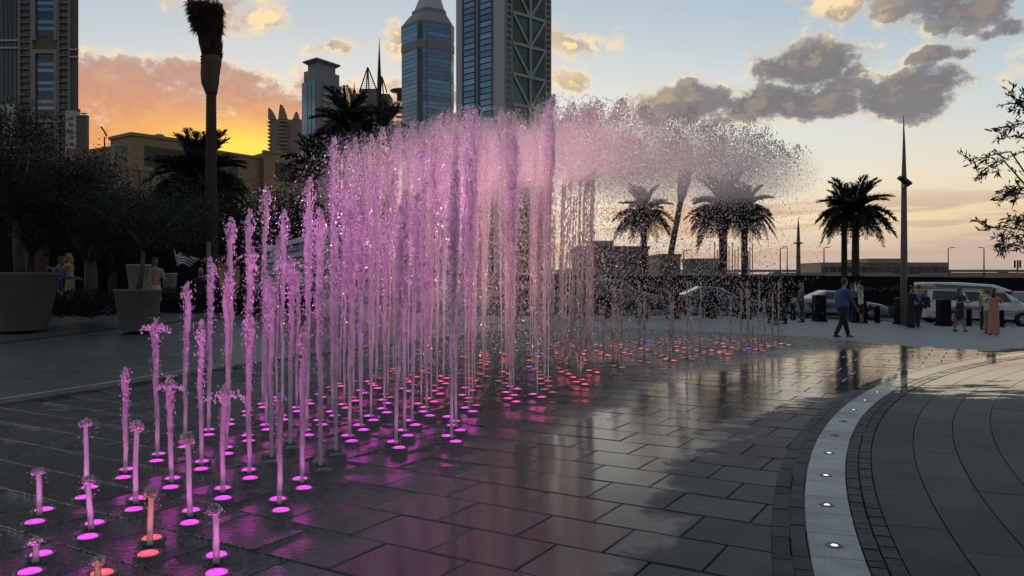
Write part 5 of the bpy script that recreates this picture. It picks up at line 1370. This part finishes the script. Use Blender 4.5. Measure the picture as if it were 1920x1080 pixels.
def vehicle(name, label, loc, rz, spec, pm, group=None, cat='car'):
    """front faces +x. spec: L W wheel positions, body top line (rear to front), cabin outline"""
    t = empty(name, loc, rz, label, cat, group); W = spec['W']; hw = W / 2; r = spec.get('r', .33); zb = spec.get('zb', .24)
    top = spec['top']; x_r, x_f = spec['wx']
    poly = [(top[0][0], zb + .12)] + top + [(top[-1][0], zb + .14)] + [(top[-1][0] - .10, zb)]
    poly += [(x_f + (r + .06), zb)] + [(x_f + (r + .06) * math.cos(a), r + (r + .06) * math.sin(a)) for a in np.linspace(.0, math.pi, 9)][0:] + [(x_f - (r + .06), zb)]
    poly += [(x_r + (r + .06), zb)] + [(x_r + (r + .06) * math.cos(a), r + (r + .06) * math.sin(a)) for a in np.linspace(.0, math.pi, 9)] + [(x_r - (r + .06), zb)] + [(top[0][0] + .10, zb)]
    zt = max(z for x, z in top); xm = (top[0][0] + top[-1][0]) / 2
    def ring(y, k, dz): return [(xm + (x - xm) * k, y, z - (dz if z > zt * .55 else 0)) for x, z in poly]
    rings = [ring(-hw, .975, .07), ring(-hw + .035, .992, .03), ring(-hw + .14, 1.0, 0), ring(hw - .14, 1.0, 0), ring(hw - .035, .992, .03), ring(hw, .975, .07)]
    MB().loft(rings, True, True).build('body', pm, t)
    cb, cr = spec['cab'], spec['roof']; zbelt, zr = spec['zbelt'], spec['zroof']; wb, wr = hw - .05, hw - spec.get('tumble', .22)
    nx = 8
    def cring(x0, x1, w, z, cor=.10): return [(x0 + cor, -w, z), (x1 - cor, -w, z), (x1, -w + cor, z), (x1, w - cor, z), (x1 - cor, w, z), (x0 + cor, w, z), (x0, w - cor, z), (x0, -w + cor, z)]
    zb2 = zbelt - .06
    MB().loft([cring(cb[0], cb[1], wb, zb2), cring(cr[0], cr[1], wr, zr - .05), cring(cr[0] + .08, cr[1] - .08, wr - .10, zr)], True, False).build('cabin', pm, t)
    def sidept(u, v, sy, off=.006):
        """u 0..1 rear to front, v 0..1 belt to roof"""
        xa, xb2 = cb[0] + (cr[0] - cb[0]) * v, cb[1] + (cr[1] - cb[1]) * v; w_ = wb + (wr - wb) * v
        return (xa + .10 + (xb2 - xa - .20) * u, sy * (w_ + off), zb2 + (zr - .05 - zb2) * v)
    for sy in (-1, 1):
        for (u0, u1, u2, u3) in spec['win']:
            q = [sidept(u0, .16, sy), sidept(u1, .16, sy), sidept(u3, .88, sy), sidept(u2, .88, sy)]
            MB().add(q, [(0, 1, 2, 3) if sy < 0 else (3, 2, 1, 0)]).build('window', M_CGLASS, t)
    for nm, i, sg in (('windscreen', 1, 1), ('rear_window', 0, -1)):
        x0, x1 = cb[i], cr[i]; g_ = .012 * sg
        def ep(v, wv): return (x0 + (x1 - x0) * v + g_, wv * (wb + (wr - wb) * v - .13), zb2 + (zr - .05 - zb2) * v)
        q = [ep(.12, -1), ep(.12, 1), ep(.92, 1), ep(.92, -1)]; MB().add(q, [(0, 1, 2, 3) if sg > 0 else (3, 2, 1, 0)]).build(nm, M_CGLASS, t)
    ty, rm = spec['wheels']
    for xw in (x_r, x_f):
        for sy in (-1, 1):
            w_ = inst('wheel', ty, t, (xw, sy * (hw - .11), r)); inst('rim', rm, w_)
    xf, xr_ = top[-1][0], top[0][0]; zl = spec.get('zlamp', .66)
    for sy in (-1, 1):
        MB().box((xf - .06, sy * (hw - .26), zl), (.14, .36, .15)).build('headlight', M_HEAD, t); MB().box((xr_ + .05, sy * (hw - .20), zl + .12), (.12, .26, spec.get('tail', .18))).build('tail_light', M_TAIL, t)
        xm_ = spec.get('mirror', cb[1] - .55); MB().box((xm_, sy * (hw + .09), zbelt + .06), (.14, .20, .15)).build('mirror', pm if spec.get('mp', 1) else M_BLACK, t)
        for xd in spec['seams']: MB().box((xd, sy * (hw - .004), (zb + zbelt) / 2 + .04), (.012, .012, zbelt - zb - .25)).build('door_seam', M_BLACK, t)
        for xd in spec['seams'][:-1]: MB().box((xd + .16, sy * (hw + .006), zbelt - .16), (.18, .03, .035)).build('door_handle', pm, t)
        MB().box(((x_r + x_f) / 2, sy * (hw - .03), zb + .02), (x_f - x_r - 2 * r - .2, .06, .10)).build('sill', M_BLACK, t)
    MB().box((xf - .015, 0, zb + .20), (.10, W * .62, .16)).build('grille', M_BLACK, t); MB().box((xf + .01, 0, zb + .08), (.12, W * .92, .14)).build('bumper', pm if spec.get('bp', 1) else M_BLACK, t); MB().box((xr_ - .01, 0, zb + .10), (.12, W * .92, .18)).build('bumper', pm if spec.get('bp', 1) else M_BLACK, t)
    MB().box((xf + .055, 0, zb + .14), (.015, .50, .11)).build('number_plate', M_PWHITE, t)
    return t
WH = wheel_meshes(.33, .22); WH2 = wheel_meshes(.38, .25)
SEDAN = dict(L=4.6, W=1.82, r=.33, wx=(-1.36, 1.40), top=[(-2.28, .62), (-2.27, .92), (-2.15, 1.00), (-1.55, 1.02), (.70, .98), (1.30, .93), (1.95, .82), (2.22, .70), (2.30, .55)], cab=(-1.95, 1.05), roof=(-.95, .12), zbelt=.98, zroof=1.46,
             win=[(.20, .46, .06, .47), (.49, .80, .51, .93)], wheels=WH, seams=[-.95, .10, 1.0], zlamp=.68)
SUV = dict(L=4.75, W=1.92, r=.38, wx=(-1.40, 1.42), zb=.30, top=[(-2.36, .70), (-2.36, 1.08), (-2.28, 1.14), (-1.5, 1.15), (.85, 1.12), (1.50, 1.08), (2.10, .98), (2.32, .85), (2.36, .60)], cab=(-2.24, 1.20), roof=(-1.95, .28), zbelt=1.12, zroof=1.80,
           win=[(.05, .22, .05, .22), (.25, .50, .25, .52), (.53, .84, .55, .95)], wheels=WH2, seams=[-1.05, .0, .95], zlamp=.84, tumble=.20)
VAN = dict(L=5.7, W=2.02, r=.40, wx=(-1.62, 1.92), zb=.32, top=[(-2.80, .60), (-2.82, 1.12), (-2.80, 1.22), (-1.0, 1.22), (1.50, 1.20), (2.20, 1.16), (2.70, 1.05), (2.86, .92), (2.90, .58)], cab=(-2.80, 2.05), roof=(-2.66, 1.05), zbelt=1.22, zroof=1.86,
           win=[(.03, .40, .03, .41), (.43, .60, .44, .64), (.64, .90, .68, .985)], wheels=WH2, seams=[-.30, .52, 1.70], zlamp=.86, tumble=.16, tail=.42, mirror=1.55)
def zroad(x, y): return gz(x, y) - .156
x, y = ax(1823, 39.2), 39.2
sl = math.atan2(gz(x + 2, y) - gz(x - 2, y), 4)
v = vehicle('passenger_van', 'white high-roof passenger van parked by the road behind the standing people', (x, y, zroad(x, y)), 0, VAN, M_PWHITE, cat='van'); v.rotation_euler = (0, -sl, 0); v.scale = (.985, 1, .94)
# raised roof of the van with its dark side strips
rings = []
for (xx, w_, z) in ((-2.72, .84, 1.80), (-2.78, .86, 2.02), (-2.55, .84, 2.14)): pass
prof = [(-2.70, 1.80), (-2.92, 2.05), (-2.82, 2.14), (-1.2, 2.20), (.55, 2.14), (1.30, 1.92), (1.42, 1.80)]
MB().loft([[(a, yy, b if k else 1.80 + (b - 1.80) * .86) for a, b in prof] for k, yy in ((0, -.86), (1, -.74), (1, .74), (0, .86))], True, True).build('raised_roof', M_PWHITE, v)
for sy in (-1, 1):
    q = [(-2.30, sy * .875, 1.90), (.75, sy * .875, 1.90), (.35, sy * .86, 2.03), (-2.45, sy * .86, 2.06)]; MB().add(q, [(0, 1, 2, 3) if sy < 0 else (3, 2, 1, 0)]).build('roof_window', M_CGLASS, v)
    MB().b2(-2.4, 2.1, sy * 1.012 - .012, sy * 1.012 + .012, .78, .84).build('side_moulding', M_PSILV, v)
def park(name, label, px, Y, spec, pm, rz=0.0, group='parked vehicles'):
    x = ax(px, Y); s_ = math.atan2(gz(x + 2, Y) - gz(x - 2, Y), 4); c = vehicle(name, label, (x, Y, zroad(x, Y)), rz, spec, pm, group); c.rotation_euler = (0, -s_, rz); return c
park('sedan', 'silver-white saloon car behind the walking man', 1570, 42.5, SEDAN, M_PSILV)
park('sedan', 'dark saloon car veiled by falling drops', 1340, 41.5, SEDAN, M_PDARK)
park('suv', 'grey sport utility vehicle veiled by spray, left of the dark saloon', 1155, 42.0, SUV, M_PGREY)
park('suv', 'grey sport utility vehicle behind the van, at the right edge', 1975, 45.0, SUV, M_PGREY)
park('sedan', 'dark car seen through the thin streams at the far left of the row', 1000, 43.0, SEDAN, M_PGREY)
# ------------------------------------------------------------------ people
M_SKIN = simple('skin', (.30, .17, .115), .55, var=.12, scale=8, use_pos=False); M_HAIRD = simple('dark_hair', (.014, .011, .010), .5, var=.3, scale=20, use_pos=False); M_HAIRB = simple('fair_hair', (.28, .18, .08), .5, var=.3, scale=20, use_pos=False); M_HAIRR = simple('brown_hair', (.09, .045, .025), .5, var=.3, scale=20, use_pos=False)
CL = {}
def cloth(name, col):
    if name not in CL: CL[name] = simple(name + '_cloth', col, .85, var=.18, scale=9, bump_s=.35, bump_scale=26, use_pos=False)
    return CL[name]
M_SHOE = simple('dark_shoe', (.016, .014, .013), .5, var=.3, use_pos=False)
def voxel(mb, name, mat, size, parent, extra=None):
    me = mb.mesh(name); o = bpy.data.objects.new(name, me)
    md = o.modifiers.new('r', 'REMESH'); md.mode = 'VOXEL'; md.voxel_size = size; md.use_smooth_shade = True
    sm = o.modifiers.new('s', 'SMOOTH'); sm.factor = .5; sm.iterations = 3
    me2 = eval_mesh(o)
    if extra is not None:
        bm = bmesh.new(); bm.from_mesh(me2); tmp = extra.mesh('x'); bm.from_mesh(tmp); bm.to_mesh(me2); bm.free(); bpy.data.meshes.remove(tmp)
    me2.materials.clear(); me2.materials.append(mat); me2.name = name
    me2.polygons.foreach_set('use_smooth', np.ones(len(me2.polygons), bool))
    return link(bpy.data.objects.new(name, me2), parent)
def ell(c, rx_, ry_, n=12, fwd=(1, 0, 0), lat=(0, 1, 0)):
    c, f, l = Vector(c), Vector(fwd), Vector(lat); return [c + f * (rx_ * math.cos(2 * math.pi * k / n)) + l * (ry_ * math.sin(2 * math.pi * k / n)) for k in range(n)]
def person(px, Y, H, rz, label, legs=((0, 0), (0, 0)), arms=((0.1, .12, .2), (0.1, .12, .2)), lean=.03, top=None, bottom=None, hair=('short', None), sleeves='long', sit=False, group='people by the road', zg=None, x=None, girth=1.0, holds=None, head_turn=0.0):
    """forward +x. legs: (hip swing, knee bend) left and right; arms: (swing, outward, elbow bend)"""
    x = ax(px, Y) if x is None else x; zg = gz(x, Y) - .060 if zg is None else zg
    t = empty('person', (x, Y, zg), rz, label, 'person', group)
    h = H; th, sh = .245 * h, .245 * h
    def leg(sy, a, k):
        hip = Vector((0, sy * .052 * h, 0)); kn = hip + Vector((math.sin(a) * th, sy * .006 * h, -math.cos(a) * th)); b = a - k
        an = kn + Vector((math.sin(b) * sh, 0, -math.cos(b) * sh)); return hip, kn, an
    LL, RL = leg(1, *legs[0]), leg(-1, *legs[1])
    low = min(LL[2].z, RL[2].z); base = -low + .042 * h
    if sit: base = .44
    up = Vector((0, 0, base))
    LL = [p + up for p in LL]; RL = [p + up for p in RL]
    pel = Vector((0, 0, base)); sp = Vector((math.sin(lean), 0, math.cos(lean)))
    chest = pel + sp * (.245 * h); neck = pel + sp * (.300 * h); head = neck + Vector((math.sin(lean * 1.3) * .06 * h + .012 * h, 0, .098 * h))
    fw = Vector((math.cos(lean), 0, -math.sin(lean)))
    def arm(sy, a, o, e):
        s = neck - sp * (.035 * h) + Vector((0, sy * .108 * h * girth, 0)); d = Vector((math.sin(a), sy * math.sin(o), -math.cos(a) * math.cos(o))).normalized()
        el = s + d * (.168 * h); d2 = Vector((math.sin(a + e), sy * math.sin(o) * .6, -math.cos(a + e) * math.cos(o))).normalized(); wr = el + d2 * (.145 * h); return s, el, wr, d2
    LA, RA = arm(1, *arms[0]), arm(-1, *arms[1])
    g = girth
    def torso(mb, k=1.0, lo=-.06, hi=True):
        P = [(pel + sp * (lo * h), .062, .090), (pel + sp * (.01 * h), .066, .096), (pel + sp * (.10 * h), .056 * (1 + (g - 1) * 1.6), .080), (pel + sp * (.19 * h), .064, .095), (chest, .060, .108), (neck - sp * (.028 * h), .044, .098), (neck - sp * (.005 * h), .030, .045)]
        if hi: P.append((neck + sp * (.03 * h), .026, .028))
        mb.loft([ell(c, a * h * k * g, b * h * k * g, 14, fw) for c, a, b in P])
    b = MB(); torso(b, .93)
    for Lg in (LL, RL):
        m1 = Lg[0].lerp(Lg[1], .5); m2 = Lg[1].lerp(Lg[2], .35)
        b.tube([Lg[0] + Vector((0, 0, .02)), m1, Lg[1], m2, Lg[2]], [.050 * h * g, .043 * h * g, .030 * h, .032 * h, .020 * h], 10)
        b.tube([Lg[2] + Vector((-.018 * h, 0, -.012 * h)), Lg[2] + Vector((.03 * h, 0, -.022 * h)), Lg[2] + Vector((.085 * h, 0, -.030 * h))], [.020 * h, .022 * h, .014 * h], 8)
    fing = MB()
    for sy, A in ((1, LA), (-1, RA)):
        s, el, wr, d2 = A
        b.tube([s, s.lerp(el, .5), el, el.lerp(wr, .4), wr], [.029 * h, .026 * h, .020 * h, .020 * h, .014 * h], 9)
        side = d2.cross(Vector((0, 1, 0))).normalized() if abs(d2.y) < .9 else Vector((1, 0, 0)); lat = d2.cross(side).normalized()
        palm = wr + d2 * (.026 * h); b.loft([[wr + side * (.020 * h * math.cos(q)) * m + lat * (.009 * h * math.sin(q)) + d2 * (z * h) for q in [2 * math.pi * j / 8 for j in range(8)]] for z, m in ((-.004, .7), (.015, 1.0), (.038, 1.0), (.050, .8))])
        for j in range(4):
            r0 = palm + d2 * (.016 * h) + side * ((j - 1.5) * .0105 * h); ln = (.040, .046, .044, .034)[j] * h; bend = lat * (sy * .3)
            fing.tube([r0, r0 + d2 * (ln * .5), r0 + (d2 + bend * .5).normalized() * (ln * .95)], [.0052 * h, .0048 * h, .0036 * h], 6)
        fing.tube([wr + d2 * (.012 * h) + side * (.016 * h), wr + d2 * (.030 * h) + side * (.030 * h), wr + d2 * (.050 * h) + side * (.034 * h)], [.0062 * h, .0055 * h, .0040 * h], 6)
    b.tube([neck - sp * .02, neck + Vector((.004, 0, .04 * h))], [.030 * h, .028 * h], 10)
    Rz = Matrix.Rotation(head_turn, 3, 'Z')
    def hp(v): return head + Rz @ (Vector(v) * h)
    b.loft([[hp((a * math.cos(q) + o_, bb * math.sin(q), z)) for q in [2 * math.pi * j / 12 for j in range(12)]] for z, a, bb, o_ in ((-.064, .018, .018, .020), (-.050, .036, .030, .010), (-.020, .047, .040, .002), (.015, .052, .044, -.002), (.045, .044, .038, -.004), (.062, .022, .020, -.004))])
    b.ball(hp((.054, 0, -.010)), (.012 * h, .009 * h, .014 * h), 6, 4)
    for sy in (-1, 1): b.ball(hp((-.004, sy * .043, -.006)), (.010 * h, .006 * h, .014 * h), 6, 4)
    voxel(b, 'body', M_SKIN, .019, t, fing)
    for sy in (-1, 1): MB().ball(hp((.047, sy * .017, .004)), .0055 * h, 6, 4).build('eye', M_HAIRD, t)
    MB().ball(hp((.046, 0, -.034)), (.004 * h, .012 * h, .003 * h), 6, 4).build('mouth', M_MAROON, t)
    # hair
    kind, hm = hair
    if kind != 'cap':
        hb = MB(); hb.loft([[hp((a * math.cos(q) + o_, bb * math.sin(q), z)) for q in [2 * math.pi * j / 12 for j in range(12)]] for z, a, bb, o_ in ((-.018, .040, .042, -.020), (.012, .052, .047, -.012), (.045, .052, .046, -.006), (.066, .034, .032, -.004), (.073, .012, .012, -.004))])
        if kind == 'long': hb.tube([hp((-.022, 0, .03)), hp((-.040, 0, -.03)), hp((-.044, 0, -.10)), hp((-.036, 0, -.165))], [.040 * h, .044 * h, .042 * h, .020 * h], 9)
        if kind == 'bun': hb.ball(hp((-.055, 0, .04)), .026 * h)
        voxel(hb, 'hair', hm or M_HAIRD, .020, t)
    # clothes
    tn, tc_ = top
    g1 = MB(); torso(g1, 1.10, -.05 if tn != 'dress' else -.02, False)
    for A in (LA, RA):
        s, el, wr, d2 = A
        if sleeves == 'long': g1.tube([s, s.lerp(el, .5), el, wr], [.040 * h, .036 * h, .031 * h, .024 * h], 9)
        elif sleeves == 'short': g1.tube([s, s.lerp(el, .55)], [.040 * h, .036 * h], 9)
    if tn in ('short_dress', 'long_dress', 'skirt_top'):
        zb_ = {'short_dress': .30, 'long_dress': .025, 'skirt_top': .26}[tn] * h; fl_ = {'short_dress': .095, 'long_dress': .105, 'skirt_top': .10}[tn]
        sk = g1 if tn != 'skirt_top' else MB()
        zt_ = base + .05 * h; ring_ = []
        for k in range(6):
            f = k / 5; cx = (LL[2].x + RL[2].x) / 2 * f * (.8 if zb_ < .1 else .3); ring_.append([(cx + (.066 + (fl_ - .066) * f) * h * math.cos(q) * (1 + .10 * f * math.sin(5 * q)), (.096 + (fl_ + .01 - .096) * f) * h * math.sin(q) * (1 + .10 * f * math.cos(4 * q)), zt_ + (zb_ - zt_) * f) for q in [2 * math.pi * j / 18 for j in range(18)]])
        sk.loft(ring_)
        if tn == 'skirt_top': voxel(sk, 'skirt', bottom[1], .021, t)
    voxel(g1, 'dress' if 'dress' in tn else 'shirt', tc_, .021, t)
    if bottom and bottom[0] == 'trousers':
        g2 = MB(); g2.loft([ell(pel + sp * (z * h), a * h * g, bb * h * g, 14, fw) for z, a, bb in ((-.075, .055, .075), (-.03, .074, .102), (.045, .069, .094))])
        for Lg in (LL, RL): g2.tube([Lg[0] + Vector((0, 0, .02)), Lg[0].lerp(Lg[1], .5), Lg[1], Lg[1].lerp(Lg[2], .5), Lg[2] + Vector((0, 0, .0))], [.060 * h * g, .053 * h * g, .041 * h, .039 * h, .034 * h], 10)
        voxel(g2, 'trousers', bottom[1], .021, t)
    for Lg in (LL, RL):
        MB().loft([[(Lg[2].x + xx * h, Lg[2].y + w_ * h * math.cos(q), max(.004, Lg[2].z + (z0 + hh * math.sin(q)) * h)) for q in [2 * math.pi * j / 8 for j in range(8)]] for xx, w_, z0, hh in ((-.034, .012, -.022, .016), (-.022, .022, -.018, .024), (.02, .024, -.020, .022), (.07, .026, -.028, .014), (.098, .018, -.032, .009), (.108, .006, -.034, .004))]).build('shoe', M_SHOE, t)
    return t
DARKC, NAVY, BLUE = cloth('black', (.014, .014, .016)), cloth('navy', (.020, .024, .040)), cloth('blue_shirt', (.055, .085, .20))
PINK, WHITE, GREEN = cloth('coral_pink', (.48, .19, .15)), cloth('white', (.50, .49, .46)), cloth('lime_vest', (.30, .55, .10))
BEIGE, REDD, LBLUE, GREY = cloth('beige', (.30, .22, .13)), cloth('dark_red', (.10, .02, .02)), cloth('light_blue', (.13, .17, .32)), cloth('grey', (.10, .10, .11))
R_ = R
person(1580, 23.2, 1.78, R_(16), 'man in blue shirt and dark trousers walking across the plaza', ((R_(20), R_(3)), (R_(-15), R_(14))), ((R_(-8), .10, .30), (R_(14), .10, .35)), .07, ('shirt', BLUE), ('trousers', DARKC), ('short', M_HAIRD), girth=1.16)
person(1614, 34.0, 1.62, R_(160), 'woman in white top with hands raised to her head, between square bollards', ((.05, .1), (-.10, .05)), ((2.5, .5, .9), (2.2, .4, 1.0)), .0, ('skirt_top', WHITE), ('skirt', DARKC), ('long', M_HAIRB), 'long')
person(1598, 35.6, 1.70, R_(100), 'dark-clothed person standing directly behind the walking man', ((.05, .05), (-.05, .05)), top=('shirt', GREY), bottom=('trousers', DARKC), hair=('short', M_HAIRD))
person(1707, 31.3, 1.66, R_(20), 'woman in long black dress beside the lamp mast', ((.04, .03), (-.04, .03)), ((.5, .15, 1.0), (.3, .15, .9)), .04, ('long_dress', DARKC), None, ('bun', M_HAIRD), 'long')
pm_ = person(1722, 32.0, 1.72, R_(30), 'man in light blue shirt holding a dark bag, left of the van wheel', ((.12, .05), (-.16, .10)), ((.5, .15, 1.2), (.4, .2, 1.0)), .05, ('shirt', LBLUE), ('trousers', DARKC), ('short', M_HAIRR), 'short')
bag = MB().box((0, 0, .22), (.34, .18, .42), taper=.8).build('pack', DARKC, None); bag.location = (ax(1735, 31.8), 31.8, pm_.location.z + .80)
hb_ = empty('backpack', bag.location[:], 0, 'dark backpack held in front of the man in light blue', 'bag'); bag.parent = hb_; bag.location = (0, 0, 0)
MB().tube([(-.08, 0, .42), (-.06, 0, .54), (.06, 0, .54), (.08, 0, .42)], .015, 5).build('strap', DARKC, hb_); MB().box((0, -.11, .14), (.24, .06, .18)).build('pocket', DARKC, hb_)
person(1800, 29.6, 1.66, R_(-70), 'woman in short dark dress standing with folded arms before the van', ((.16, .03), (-.18, .03)), ((.35, .22, 1.5), (.35, .22, 1.4)), .0, ('short_dress', NAVY), None, ('long', M_HAIRR), 'short', head_turn=.5)
person(1863, 27.7, 1.62, R_(60), 'woman in long coral pink dress with dark hair, back turned', ((.02, .02), (-.03, .02)), ((.9, .25, .9), (.8, .2, 1.1)), .03, ('long_dress', PINK), None, ('long', M_HAIRD), 'none')
person(1853, 28.6, 1.60, R_(20), 'person in white top half hidden behind the woman in pink', ((.03, .04), (-.03, .04)), ((.3, .1, .4), (.2, .1, .4)), .02, ('shirt', WHITE), ('trousers', BEIGE), ('bun', M_HAIRR))
person(1846, 32.0, 1.72, R_(-90), 'person in lime safety vest behind the couple by the van', ((.03, .04), (-.03, .04)), top=('shirt', GREEN), bottom=('trousers', NAVY), hair=('short', M_HAIRD), sleeves='none')
person(1449, 31.0, 1.66, R_(10), 'person in dark red top walking behind the falling drops', ((.25, .05), (-.20, .15)), ((-.2, .1, .3), (.3, .1, .4)), .04, ('shirt', REDD), ('trousers', DARKC), ('long', M_HAIRD))
person(1465, 30.2, 1.74, R_(185), 'person in black walking left among the falling drops', ((.22, .05), (-.20, .12)), ((-.2, .1, .3), (.3, .1, .4)), .04, ('shirt', DARKC), ('trousers', DARKC), ('short', M_HAIRD))
person(1503, 33.0, 1.64, R_(180), 'fair-haired woman in dark jacket left of the silver car', ((.08, .05), (-.10, .1)), ((.4, .1, 1.0), (.1, .1, .2)), .03, ('shirt', GREY), ('trousers', NAVY), ('long', M_HAIRB))
person(972, 32.6, 1.70, R_(-100), 'person standing behind the thin middle streams', ((.10, .05), (-.10, .05)), top=('shirt', GREY), bottom=('trousers', BEIGE), hair=('short', M_HAIRD), group='people behind the jets')
# people on the left
GL = 'people on the left of the plaza'
person(98, 22.4, 1.74, R_(15), 'man in blue jacket leaning forward behind the large planter', ((.1, .05), (-.2, .1)), ((.6, .1, .8), (.6, .1, .8)), .35, ('shirt', BLUE), ('trousers', DARKC), ('short', M_HAIRR), group=GL)
person(131, 24.4, 1.70, R_(190), 'fair-haired woman in long beige coat beside the olive tree', ((.03, .03), (-.03, .03)), ((.7, .1, 1.2), (.6, .1, 1.2)), .03, ('long_dress', BEIGE), None, ('long', M_HAIRB), group=GL)
ch = person(112, 23.4, 1.20, R_(20), 'small child in navy jacket and pale trousers before the beige coat', ((.10, .05), (-.05, .05)), top=('shirt', NAVY), bottom=('trousers', BEIGE), hair=('short', M_HAIRD), group=GL)
person(290, 22.6, 1.66, R_(-40), 'woman in beige jacket and white skirt beyond the smaller planter', ((.03, .03), (-.03, .03)), ((.3, .1, .9), (.2, .1, .5)), .03, ('skirt_top', BEIGE), ('skirt', WHITE), ('long', M_HAIRD), group=GL)
person(376, 25.0, 1.66, R_(-60), 'fair-haired seated person in black behind the jets, under the flag panel', ((1.45, 1.45), (1.45, 1.45)), ((.6, .1, .8), (.6, .1, .8)), .08, ('shirt', DARKC), ('trousers', DARKC), ('long', M_HAIRB), sit=True, group=GL)
person(394, 25.4, 1.70, R_(-60), 'dark-haired seated person beside the fair-haired one', ((1.45, 1.45), (1.45, 1.45)), ((.6, .1, .8), (.6, .1, .8)), .08, ('shirt', NAVY), ('trousers', DARKC), ('short', M_HAIRD), sit=True, group=GL)
xb_, yb_ = ax(386, 25.5), 25.35; bn = empty('bench', (xb_, yb_, gz(xb_, yb_) - .06), R_(30), 'dark bench under the two seated people', 'bench')
MB().b2(-.9, .9, -.22, .25, .36, .42).build('seat', M_HOARD, bn)
for xx in (-.75, .75): MB().b2(xx - .04, xx + .04, -.2, .22, 0, .36).build('leg', M_MAST, bn)

bpy.data.scenes.remove(_TMP)
